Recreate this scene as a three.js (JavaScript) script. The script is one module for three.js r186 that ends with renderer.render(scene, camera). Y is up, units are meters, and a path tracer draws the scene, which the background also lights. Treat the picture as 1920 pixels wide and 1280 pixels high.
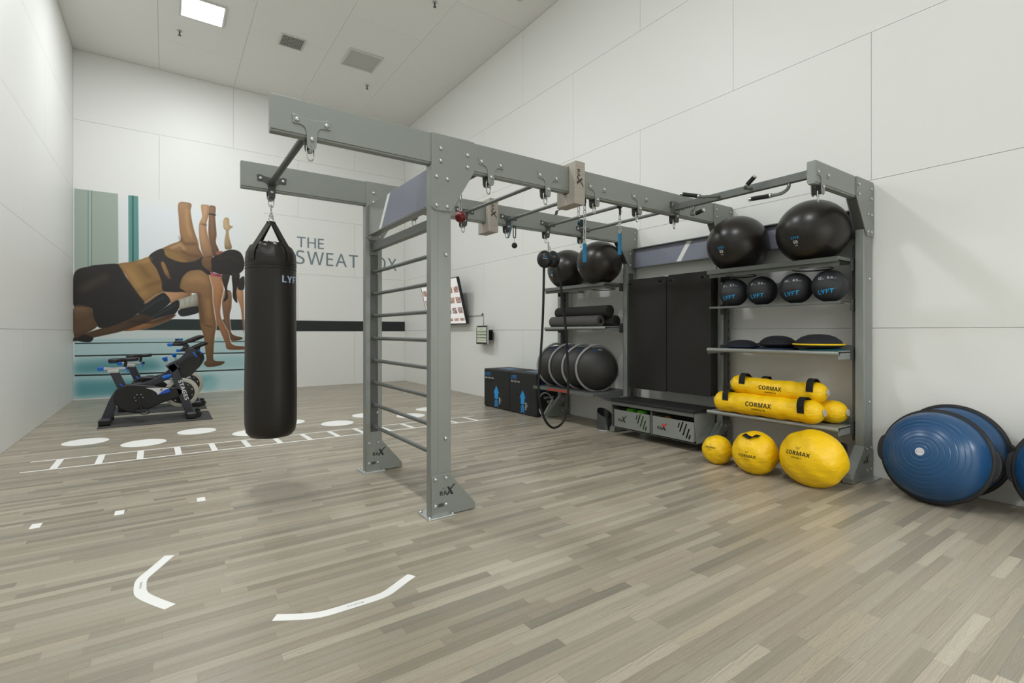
import * as THREE from 'three';
import { RoundedBoxGeometry } from 'three/addons/geometries/RoundedBoxGeometry.js';
import { RectAreaLightUniformsLib } from 'three/addons/lights/RectAreaLightUniformsLib.js';
import { mergeGeometries, toCreasedNormals } from 'three/addons/utils/BufferGeometryUtils.js';
import { TextGeometry } from 'three/addons/geometries/TextGeometry.js';
import { FontLoader } from 'three/addons/loaders/FontLoader.js';

// ---------------------------------------------------------------- camera, light, exposure
const scene = new THREE.Scene();
scene.background = new THREE.Color(0x000000);
const camera = new THREE.PerspectiveCamera(2 * Math.atan(640 / 932.3) * 180 / Math.PI, 1.5, 0.05, 60);
camera.position.set(-4.7806, 1.1899, 11.4231);
camera.rotation.set(0, -0.6087, 0);
camera.setViewOffset(1920, 1280, 0, 18, 1920, 1280);   // shifted lens: verticals stay vertical
const renderer = new THREE.WebGLRenderer({ antialias: true });
renderer.toneMapping = THREE.LinearToneMapping;
renderer.toneMappingExposure = 1.0;
renderer.shadowMap.enabled = true;
RectAreaLightUniformsLib.init();
const LAMP = 110, HALL = 36, LAMP_COLOR = new THREE.Color().setRGB(0.945, 0.98, 1.0);
const W = 6.096, H = 6.105, L = 12.19;                 // a racquetball court: 20 x 20 x 40 ft
const LIT = [[-4.31, 2.47, 0.82], [-4.31, 6.4, 1.08], [-4.31, 10.33, 1]], UNLIT = [[-1.86, 2.47]];

// ---------------------------------------------------------------- helpers
let seed = 7;
const rnd = () => { seed = (seed * 1664525 + 1013904223) >>> 0; return seed / 4294967296; };
const V = (x, y, z) => new THREE.Vector3(x, y, z);
const taken = new Map();
function numbered(n) { const k = taken.get(n) ?? 0; taken.set(n, k + 1); return k ? n + '_' + String(k).padStart(3, '0') : n; }
function shadow(o) { o.castShadow = true; o.receiveShadow = true; return o; }
function thing(name, label, category, pos = [0, 0, 0], turn = 0, group) {
  const o = new THREE.Group(); o.name = numbered(name); o.position.set(...pos); o.rotation.y = turn;
  o.userData = { label, category }; if (group) o.userData.group = group; scene.add(o); return o;
}
function one(name, label, category, geo, m, group) {
  const o = shadow(new THREE.Mesh(geo, m)); o.name = numbered(name); o.userData = { label, category };
  if (group) o.userData.group = group; scene.add(o); return o;
}
function part(parent, name, geo, m, pos, rot) {
  const o = shadow(new THREE.Mesh(geo, m)); o.name = name;
  if (pos) o.position.set(...pos); if (rot) o.rotation.set(...rot); parent.add(o); return o;
}
function structure(name, geo, m) { const o = shadow(new THREE.Mesh(geo, m)); o.name = name; o.userData = { kind: 'structure' }; scene.add(o); return o; }
function copy(o, pos, label, turn) {
  const c = o.clone(); c.name = numbered(o.name.replace(/_\d{3}$/, '')); c.userData = { ...o.userData };
  if (label) c.userData.label = label; if (pos) c.position.set(...pos); if (turn !== undefined) c.rotation.y = turn; scene.add(c); return c;
}
const M = (hex, roughness = 0.6, metalness = 0, extra = {}) => new THREE.MeshPhysicalMaterial({ color: hex, roughness, metalness, ...extra });
// box given by its limits
function bx(x0, x1, y0, y1, z0, z1, r = 0) {
  const w = x1 - x0, h = y1 - y0, d = z1 - z0;
  const g = r > 0 ? new RoundedBoxGeometry(w, h, d, 2, Math.min(r, w / 2.02, h / 2.02, d / 2.02)) : new THREE.BoxGeometry(w, h, d);
  return g.translate((x0 + x1) / 2, (y0 + y1) / 2, (z0 + z1) / 2);
}
const merge = (list) => mergeGeometries(list.map((g) => { const n = g.index ? g.toNonIndexed() : g; for (const k of Object.keys(n.attributes)) if (!['position', 'normal', 'uv'].includes(k)) n.deleteAttribute(k); n.clearGroups?.(); return n; }));
function tube(pts, r, seg = 24, rad = 10, closed = false, tension = 0.5) {
  const c = new THREE.CatmullRomCurve3(pts.map((p) => V(...p)), closed, 'catmullrom', tension);
  const g = new THREE.TubeGeometry(c, seg, r, rad, closed);
  if (closed) return g;
  const caps = [0, 1].map((t) => { const q = c.getPoint(t), d = c.getTangent(t).multiplyScalar(t ? 1 : -1); const k = new THREE.CircleGeometry(r, rad); k.applyQuaternion(new THREE.Quaternion().setFromUnitVectors(V(0, 0, 1), d.normalize())); return k.translate(q.x, q.y, q.z); });
  return merge([g, ...caps]);
}
function rod(a, b, r, rad = 16) {
  const A = V(...a), B = V(...b), d = B.clone().sub(A), g = new THREE.CylinderGeometry(r, r, d.length(), rad);
  g.applyQuaternion(new THREE.Quaternion().setFromUnitVectors(V(0, 1, 0), d.clone().normalize()));
  const c = A.add(B).multiplyScalar(0.5); return g.translate(c.x, c.y, c.z);
}
function shape(pts, holes = []) {
  const s = new THREE.Shape(pts.map((p) => new THREE.Vector2(...p)));
  for (const h of holes) s.holes.push(new THREE.Path(h.map((p) => new THREE.Vector2(...p)))); return s;
}
function smooth(pts, n = 6) {   // closed spline through points
  const c = new THREE.CatmullRomCurve3(pts.map((p) => V(p[0], p[1], 0)), true, 'catmullrom', 0.5); return c.getPoints(pts.length * n).slice(0, -1).map((p) => [p.x, p.y]);
}
// plate in the x-y plane from z0 to z1
function plate(pts, z0, z1, bevel = 0, holes) {
  const b = Math.min(bevel, (z1 - z0) / 3);
  const g = new THREE.ExtrudeGeometry(pts instanceof THREE.Shape ? pts : shape(pts, holes), { depth: z1 - z0 - 2 * b, bevelEnabled: b > 0, bevelSize: b, bevelThickness: b, bevelOffset: -b, bevelSegments: 2, curveSegments: 10 });
  return g.translate(0, 0, z0 + b);
}
// plate in the z-y plane (points are [z, y]) from x0 to x1
function plateX(pts, x0, x1, bevel = 0, holes) {
  const flip = (a) => a.map(([z, y]) => [-z, y]);
  const g = plate(flip(pts), x0, x1, bevel, (holes ?? []).map(flip)); return g.rotateY(Math.PI / 2);
}
const lathe = (pts, seg = 40) => new THREE.LatheGeometry(pts.map((p) => new THREE.Vector2(...p)), seg);
function ribbon(pts, sides, w, t) {   // flat strap along points, sides: width direction(s)
  const pos = [], idx = [], P = pts.map((p) => V(...p)), n = P.length;
  for (let i = 0; i < n; i++) {
    const d = P[Math.min(i + 1, n - 1)].clone().sub(P[Math.max(i - 1, 0)]).normalize(), s = V(...(Array.isArray(sides[0]) ? sides[i] : sides)).normalize(), u = d.clone().cross(s).normalize();
    for (const [a, b] of [[-1, -1], [1, -1], [1, 1], [-1, 1]]) { const q = P[i].clone().addScaledVector(s, a * w / 2).addScaledVector(u, b * t / 2); pos.push(q.x, q.y, q.z); }
    if (i) for (let k = 0; k < 4; k++) { const a = (i - 1) * 4 + k, b = (i - 1) * 4 + (k + 1) % 4; idx.push(a, b, b + 4, a, b + 4, a + 4); }
  }
  idx.push(0, 3, 2, 0, 2, 1, (n - 1) * 4, (n - 1) * 4 + 1, (n - 1) * 4 + 2, (n - 1) * 4, (n - 1) * 4 + 2, (n - 1) * 4 + 3);
  const g = new THREE.BufferGeometry(); g.setAttribute('position', new THREE.Float32BufferAttribute(pos, 3)); g.setIndex(idx);
  const f = g.toNonIndexed(); f.computeVertexNormals(); const c = toCreasedNormals(f, 0.6); c.setAttribute('uv', new THREE.Float32BufferAttribute(new Float32Array(c.attributes.position.count * 2), 2)); return c;
}
// grid mapped by a function of u, v in 0..1 (for print on curved things)
function grid(fn, nx = 16, ny = 8) {
  const g = new THREE.PlaneGeometry(1, 1, nx, ny), p = g.attributes.position, uv = g.attributes.uv;
  for (let i = 0; i < p.count; i++) { const q = fn(uv.getX(i), uv.getY(i)); p.setXYZ(i, q.x, q.y, q.z); }
  g.computeVertexNormals(); return g;
}
function spherePatch(R, w, h, dir, roll = 0) {
  const q = new THREE.Quaternion(), m = new THREE.Matrix4(), z = V(...dir).normalize(), x = V(0, 1, 0).cross(z).normalize(), y = z.clone().cross(x);
  q.setFromRotationMatrix(m.makeBasis(x, y, z)).multiply(new THREE.Quaternion().setFromAxisAngle(V(0, 0, 1), roll));
  return grid((u, v) => { const a = (u - 0.5) * w / R, b = (v - 0.5) * h / R; return V(Math.sin(a) * Math.cos(b), Math.sin(b), Math.cos(a) * Math.cos(b)).multiplyScalar(R).applyQuaternion(q); });
}
function canvas(w, h, draw) { const c = document.createElement('canvas'); c.width = w; c.height = h; const x = c.getContext('2d'); draw(x, w, h); return c; }
function texture(w, h, draw, srgb = true) {
  const t = new THREE.CanvasTexture(canvas(w, h, draw)); if (srgb) t.colorSpace = THREE.SRGBColorSpace; t.magFilter = THREE.LinearFilter; return t;
}
const printed = (w, h, draw, roughness = 0.6) => new THREE.MeshPhysicalMaterial({ map: texture(w, h, draw), transparent: true, roughness });
function say(x, text, px, py, size, color, { font = 'sans-serif', weight = 'bold', align = 'center', skew = 0, sx = 1, turn = 0 } = {}) {
  x.save(); x.translate(px, py); x.rotate(turn); x.transform(sx, 0, skew, 1, 0, 0); x.font = `${weight} ${size}px ${font}`; x.textAlign = align; x.textBaseline = 'middle'; x.fillStyle = color; x.fillText(text, 0, 0); x.restore();
}
function noiseTile(n, octaves, seed0) {   // tiling value noise 0..1
  let s = seed0; const r = () => { s = (s * 1664525 + 1013904223) >>> 0; return s / 4294967296; };
  const out = new Float32Array(n * n); let amp = 1, total = 0;
  for (const f of octaves) {
    const g = Float32Array.from({ length: f * f }, r);
    for (let y = 0; y < n; y++) for (let x = 0; x < n; x++) {
      const u = x / n * f, v = y / n * f, i = Math.floor(u), j = Math.floor(v), a = u - i, b = v - j, A = a * a * (3 - 2 * a), B = b * b * (3 - 2 * b), q = (p, o) => g[(o % f) * f + p % f];
      out[y * n + x] += amp * ((q(i, j) * (1 - A) + q(i + 1, j) * A) * (1 - B) + (q(i, j + 1) * (1 - A) + q(i + 1, j + 1) * A) * B);
    }
    total += amp; amp *= 0.6;
  }
  return out.map((x) => x / total);
}
function bumpTexture(n, octaves, s, repeat = 1) {
  const a = noiseTile(n, octaves, s), d = new Uint8Array(n * n * 4);
  for (let i = 0; i < n * n; i++) { d[i * 4] = d[i * 4 + 1] = d[i * 4 + 2] = a[i] * 255; d[i * 4 + 3] = 255; }
  const t = new THREE.DataTexture(d, n, n); t.wrapS = t.wrapT = THREE.RepeatWrapping; t.magFilter = THREE.LinearFilter; t.repeat.set(repeat, repeat); t.needsUpdate = true; return t;
}
const wrinkle = bumpTexture(256, [5, 11, 23, 60], 3, 2), weave = bumpTexture(256, [64, 128], 5, 4);

// ---------------------------------------------------------------- materials
const mPanel = M(0xe9e9e5, 0.46), mPanelBack = M(0xb4b3ad, 0.8), mCeil = M(0xedebe6, 0.6);
const mSteel = M(0x8f938e, 0.38, 0.25), mSteelDark = M(0x525352, 0.42, 0.3), mSteelMid = M(0x6b6e6b, 0.4, 0.3), mZinc = M(0xcdd0cf, 0.28, 0.8), mChrome = M(0xd4d4d2, 0.18, 1);
const mBlack = M(0x151414, 0.55), mRubber = M(0x1c1a18, 0.42), mPlastic = M(0x1b1b1c, 0.4), mGrip = M(0x0e0d0d, 0.75), mStrap = M(0x0d0c0c, 0.8, 0, { bumpMap: weave, bumpScale: 0.0006 });
const mVinyl = M(0xf2f2ee, 0.5), mWhite = M(0xe9e9e6, 0.5), mBlue = M(0x1276a8, 0.5), mYellow = M(0xf7c705, 0.45, 0, { bumpMap: wrinkle, bumpScale: 0.009 }), mYellowFlat = M(0xf7c705, 0.5);
const mPlum = M(0x858896, 0.5, 0.1), mBikeGrey = M(0x3c3d44, 0.4, 0.3), mBikeBlue = M(0x0c62c8, 0.4);
const mFoam = M(0x1f1d1b, 0.9), mWoodBlock = (() => {
  const t = texture(256, 256, (x) => { x.fillStyle = '#a59e94'; x.fillRect(0, 0, 256, 256); for (let i = 0; i < 240; i++) { x.fillStyle = `rgba(${rnd() > 0.5 ? '150,140,126' : '200,192,180'},${0.1 + rnd() * 0.2})`; x.fillRect(rnd() * 256, 0, 0.6 + rnd() * 2.4, 256); } });
  t.wrapS = t.wrapT = THREE.RepeatWrapping; t.repeat.set(6, 2); return new THREE.MeshPhysicalMaterial({ map: t, roughness: 0.65 });
})();
const mCarabiner = mChrome;

// ---------------------------------------------------------------- room shell
{ // walls of 4 x 8 ft panels laid in running bond on a backing; each panel a piece
  const t = 0.012, gap = 0.0035, rows = 5, rh = H / rows, panel = 2.438;
  const cache = new Map(), box = (w, h, d) => { const k = [w, h, d].map((v) => v.toFixed(3)).join(); if (!cache.has(k)) cache.set(k, new THREE.BoxGeometry(w, h, d)); return cache.get(k); };
  function runs(len, off) { const out = []; let a = 0, b = off || panel; while (a < len - 0.01) { b = Math.min(b, len); out.push([a, b]); a = b; b += panel; } return out; }
  const wall = (name, geo, place, len, offs) => {
    const o = structure(name, geo, mPanelBack);
    for (let r = 0; r < rows; r++) for (const [a, b] of runs(len, offs[r])) place(o, a, b, r * rh, (r + 1) * rh);
  };
  const h2 = panel / 2;
  wall('wall_right', bx(t, t + 0.15, -0.05, H + 0.2, -0.2, L + 0.2), (o, a, b, y0, y1) => part(o, 'panel', box(t, y1 - y0 - gap, b - a - gap), mPanel, [t / 2, (y0 + y1) / 2, (a + b) / 2]), L, [0, h2, 0, h2, 0]);
  wall('wall_left', bx(-W - t - 0.15, -W - t, -0.05, H + 0.2, -0.2, L + 0.2), (o, a, b, y0, y1) => part(o, 'panel', box(t, y1 - y0 - gap, b - a - gap), mPanel, [-W - t / 2, (y0 + y1) / 2, (a + b) / 2]), L, [h2, 0, h2, 0, h2]);
  wall('wall_back', bx(-W - 0.2, 0.2, -0.05, H + 0.2, -t - 0.15, -t), (o, a, b, y0, y1) => part(o, 'panel', box(b - a - gap, y1 - y0 - gap, t), mPanel, [-W + (a + b) / 2, (y0 + y1) / 2, -t / 2]), W, [0, h2, 0, h2, 0]);
  { // the end wall behind the camera has a wide glazed doorway to a lit hall
    const x0 = -3.05, x1 = -0.61, top = rh * 2, o = structure('wall_front', plate([[-W - 0.2, -0.05], [0.2, -0.05], [0.2, H + 0.2], [-W - 0.2, H + 0.2]], L + t, L + t + 0.15, 0, [[[x0, 0], [x0, top], [x1, top], [x1, 0]]]), mPanelBack);
    for (let r = 0; r < rows; r++) for (const [p, q] of r < 2 ? [[0, x0 + W], [x1 + W, W]] : runs(W, r % 2 ? 0 : h2)) part(o, 'panel', box(q - p - gap, rh - gap, t), mPanel, [-W + (p + q) / 2, (r + 0.5) * rh, L + t / 2]);
    structure('window_1', bx(x0, x1, 0, top, L + 0.07, L + 0.075), new THREE.MeshPhysicalMaterial({ color: 0xffffff, transmission: 1, roughness: 0, thickness: 0 }));
    const fr = structure('trim_1', merge([bx(x0, x0 + 0.04, 0, top, L + 0.02, L + 0.12), bx(x1 - 0.04, x1, 0, top, L + 0.02, L + 0.12), bx((x0 + x1) / 2 - 0.025, (x0 + x1) / 2 + 0.025, 0, top, L + 0.04, L + 0.11), bx(x0, x1, top - 0.04, top, L + 0.02, L + 0.12)]), mSteelMid);
    const z0 = L + t + 0.15, z1 = z0 + 3, hx0 = -3.9, hx1 = 0.2, hh = 2.7;
    structure('floor_hall', bx(hx0, hx1, -0.1, 0, z0, z1), M(0x9a948a, 0.6)); structure('ceiling_hall', bx(hx0, hx1, hh, hh + 0.1, z0, z1), mCeil);
    structure('wall_hall', merge([bx(hx0 - 0.1, hx0, -0.1, hh + 0.1, z0, z1), bx(hx1, hx1 + 0.1, -0.1, hh + 0.1, z0, z1), bx(hx0 - 0.1, hx1 + 0.1, -0.1, hh + 0.1, z1, z1 + 0.1)]), mPanel);
  }
  const c = structure('ceiling', bx(-W - 0.2, 0.2, H + t, H + t + 0.15, -0.2, L + 0.2), mPanelBack);
  for (let s = 0; s < 5; s++) for (const [a, b] of runs(L, s % 2 ? h2 : 0)) part(c, 'panel', box(W / 5 - gap, t, b - a - gap), mCeil, [-W + (s + 0.5) * W / 5, H + t / 2, (a + b) / 2]);
}
{ // floor of narrow grey oak strips running across the court
  const Wd = 1024, Ht = 2048, R = 16, rh = Ht / R;
  const tex = texture(Wd, Ht, (x) => {
    let s = 99; const r = () => { s = (s * 1664525 + 1013904223) >>> 0; return s / 4294967296; };
    const tones = [1.05, 0.99, 0.94, 1.09, 0.9, 1.01, 0.96, 0.87, 1.06, 0.985, 1.04, 0.925, 0.85, 1.0, 0.965, 1.1].map((f, i) => `rgb(${Math.round(164 * f) + (i % 3) - 1},${Math.round(155 * f)},${Math.round(138 * f) - (i % 3) + 1})`);
    for (let k = 0; k < R; k++) {
      const y0 = k * rh; x.save(); x.beginPath(); x.rect(0, y0, Wd, rh); x.clip(); x.fillStyle = tones[k]; x.fillRect(0, y0, Wd, rh);
      for (let i = 0; i < 90; i++) { x.fillStyle = r() > 0.5 ? `rgba(92,84,71,${0.02 + r() * 0.08})` : `rgba(208,200,184,${0.02 + r() * 0.08})`; x.fillRect(r() * Wd - 300, y0 + r() * rh, 200 + r() * 700, 0.8 + r() * 3); }
      const cath = k % 3 !== 1, vc = rh * (0.3 + r() * 0.4);   // flat-sawn strips show nested arches, the others straight lines
      for (let i = 0; i < (cath ? 34 : 15); i++) {
        x.strokeStyle = `rgba(82,74,62,${0.14 + r() * 0.26})`; x.lineWidth = 1 + r() * 2; x.beginPath();
        if (cath) { const u0 = -700 + i * 52 + r() * 26, reach = 300 + r() * 120, ph = r() * 6; for (let v = -1.5; v <= 1.501; v += 0.1) { const u = u0 + reach * Math.abs(v) ** 1.6, y = y0 + vc + v * rh * 0.55 + Math.sin(u * 0.02 + ph) * 2; v < -1.45 ? x.moveTo(u, y) : x.lineTo(u, y); } }
        else { const base = y0 + (i + r() * 0.6) * rh / 15, ph = r() * 6; for (let u = 0; u <= Wd; u += 16) { const y = base + Math.sin(u * 0.005 + ph) * 3; u ? x.lineTo(u, y) : x.moveTo(u, y); } }
        x.stroke();
      }
      for (let i = 0; i < 700; i++) { x.fillStyle = `rgba(70,63,54,${0.06 + r() * 0.14})`; x.fillRect(r() * Wd, y0 + r() * rh, 4 + r() * 22, 0.8); }
      x.restore();
    }
  });
  tex.wrapS = tex.wrapT = THREE.RepeatWrapping;
  const mFloor = new THREE.MeshPhysicalMaterial({ map: tex, roughness: 0.34, specularIntensity: 1 }), mBase = M(0x6b6457, 0.8);
  const floor = structure('floor', bx(-W - 0.2, 0.2, -0.15, -0.004, -0.2, L + 0.2), mBase);
  camera.updateMatrixWorld(); camera.updateProjectionMatrix();
  const list = [], rw = 0.0515, p = new THREE.Vector3();
  for (let z = 0; z < L - 0.001; z += rw) {
    let a = -W - rnd() * 0.6, last = -1;
    while (a < 0) {
      const len = 0.36 + rnd() * 0.62, b = a + len, x0 = Math.max(a, -W), x1 = Math.min(b, 0), z1 = Math.min(z + rw, L);
      let k = Math.floor(rnd() * R); if (k === last) k = (k + 5) % R; last = k;
      if (x1 - x0 > 0.01) {
        const g = new THREE.BoxGeometry(x1 - x0 - 0.0004, 0.004, z1 - z - 0.0004), uv = g.attributes.uv, ps = g.attributes.position, u0 = rnd();
        for (let i = 0; i < uv.count; i++) uv.setXY(i, u0 + (ps.getX(i) + (x1 - x0) / 2) / 1.05, (k + 0.03 + 0.94 * (0.5 + ps.getZ(i) / rw)) / R);
        const cx = (x0 + x1) / 2, cz = (z + z1) / 2; g.translate(cx, -0.002, cz);
        p.set(cx, 0, cz).applyMatrix4(camera.matrixWorldInverse); const depth = -p.z; p.applyMatrix4(camera.projectionMatrix);
        const inView = depth > 0.3 && Math.abs(p.x) < 1.02 && Math.abs(p.y) < 1.02;
        list.push({ g, size: inView ? (x1 - x0) / (depth * depth * depth) : 0 });
      }
      a = b;
    }
  }
  list.sort((a, b) => b.size - a.size);
  for (const { g } of list.slice(0, 300)) part(floor, 'floor_strip', g, mFloor);
  const rest = part(floor, 'floor_strips', merge(list.slice(300).map((q) => q.g)), mFloor); rest.userData.kind = 'stuff';
}

// ---------------------------------------------------------------- ceiling fittings
{
  const fw = 0.54, fd = 0.56, frameGeo = () => plate([[-fw / 2 - 0.03, -fd / 2 - 0.03], [fw / 2 + 0.03, -fd / 2 - 0.03], [fw / 2 + 0.03, fd / 2 + 0.03], [-fw / 2 - 0.03, fd / 2 + 0.03]], -0.02, 0, 0.004, [[[-fw / 2, -fd / 2], [-fw / 2, fd / 2], [fw / 2, fd / 2], [fw / 2, -fd / 2]]]).rotateX(-Math.PI / 2).translate(0, 0.02, 0);
  const mFrame = M(0xd8d6cf, 0.5), mLit = new THREE.MeshStandardMaterial({ color: 0xffffff, emissive: LAMP_COLOR, emissiveIntensity: 4, roughness: 0.6 }), mOff = M(0xb7b6af, 0.35);
  const where = ['lit square ceiling light panel above the wall mural', 'lit square ceiling light panel over the middle of the court', 'lit square ceiling light panel over the near end of the court'];
  LIT.forEach(([x, z, share], i) => {
    const o = thing('ceiling_light', where[i], 'light', [x, H, z], 0, 'lit ceiling lights');
    part(o, 'frame', frameGeo(), mFrame, [0, -0.021, 0]); part(o, 'diffuser', bx(-fw / 2, fw / 2, -0.012, -0.002, -fd / 2, fd / 2), mLit);
    const l = new THREE.RectAreaLight(LAMP_COLOR, LAMP * share, fw, fd); l.name = 'ceiling_light_glow'; l.position.set(0, -0.03, 0); l.rotation.x = -Math.PI / 2; o.add(l);
  });
  [[-2.9, 'left'], [-1.0, 'right']].forEach(([x, side]) => {   // long panels in the hall behind the glazed doorway
    const o = thing('hall_light', `${side} ceiling light panel in the hall behind the glass doorway`, 'light', [x, 2.7, L + 1.6], 0, 'hall lights');
    part(o, 'diffuser', bx(-0.3, 0.3, -0.012, -0.001, -0.6, 0.6), mLit); part(o, 'frame', merge([bx(-0.33, -0.301, -0.02, -0.001, -0.63, 0.63), bx(0.301, 0.33, -0.02, -0.001, -0.63, 0.63)]), mFrame);
    const l = new THREE.RectAreaLight(LAMP_COLOR, HALL, 0.6, 1.2); l.name = 'hall_light_glow'; l.position.set(0, -0.03, 0); l.rotation.x = -Math.PI / 2; o.add(l);
  });
  for (const [x, z] of UNLIT) {
    const o = thing('ceiling_light', 'switched-off grey ceiling light panel right of the air vent', 'light', [x, H, z]);
    part(o, 'frame', frameGeo(), mFrame, [0, -0.021, 0]); part(o, 'diffuser', bx(-fw / 2, fw / 2, -0.006, -0.001, -fd / 2, fd / 2), mOff);
  }
  const mVentBack = M(0x5c5c58, 0.7), mSlat = M(0xa9a9a3, 0.5);
  const vent = (x, z, label) => {
    const o = thing('air_vent', label, 'vent', [x, H, z], 0, 'ceiling air vents'), s = 0.17;
    part(o, 'backing', bx(-s, s, -0.004, -0.001, -s, s), mVentBack);
    part(o, 'frame', plate([[-s - 0.025, -s - 0.025], [s + 0.025, -s - 0.025], [s + 0.025, s + 0.025], [-s - 0.025, s + 0.025]], -0.012, 0, 0.003, [[[-s, -s], [-s, s], [s, s], [s, -s]]]).rotateX(-Math.PI / 2), mFrame, [0, -0.001, 0]);
    for (let i = 0; i < 14; i++) part(o, 'slat', new THREE.BoxGeometry(0.012, 0.01, 2 * s), mSlat, [-s + (i + 0.5) * 2 * s / 14, -0.011, 0], [0, 0, 0.6]);
  };
  vent(-3.02, 2.37, 'small grey ceiling air vent between the lit and unlit light panels'); vent(-0.64, 5.62, 'grey ceiling air vent cut by the top edge beside the right wall');
  const spr = [[-4.59, 1.65, 'ceiling sprinkler head just below the lit light panel'], [-1.48, 1.63, 'ceiling sprinkler head nearest the rack end, below the unlit panel'], [-1.485, 4.68, 'ceiling sprinkler head at the very top of the view']];
  for (const [x, z, label] of spr) {
    const o = thing('sprinkler_head', label, 'sprinkler', [x, H, z], 0, 'ceiling sprinklers');
    part(o, 'collar', lathe([[0.001, -0.012], [0.03, -0.01], [0.04, -0.001], [0.001, 0]], 20), mZinc, [0, -0.0005, 0]);
    part(o, 'nozzle', lathe([[0.001, -0.075], [0.024, -0.073], [0.024, -0.068], [0.01, -0.06], [0.012, -0.02], [0.014, -0.012], [0.001, -0.012]], 16), mSteelDark);
  }
}

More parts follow.
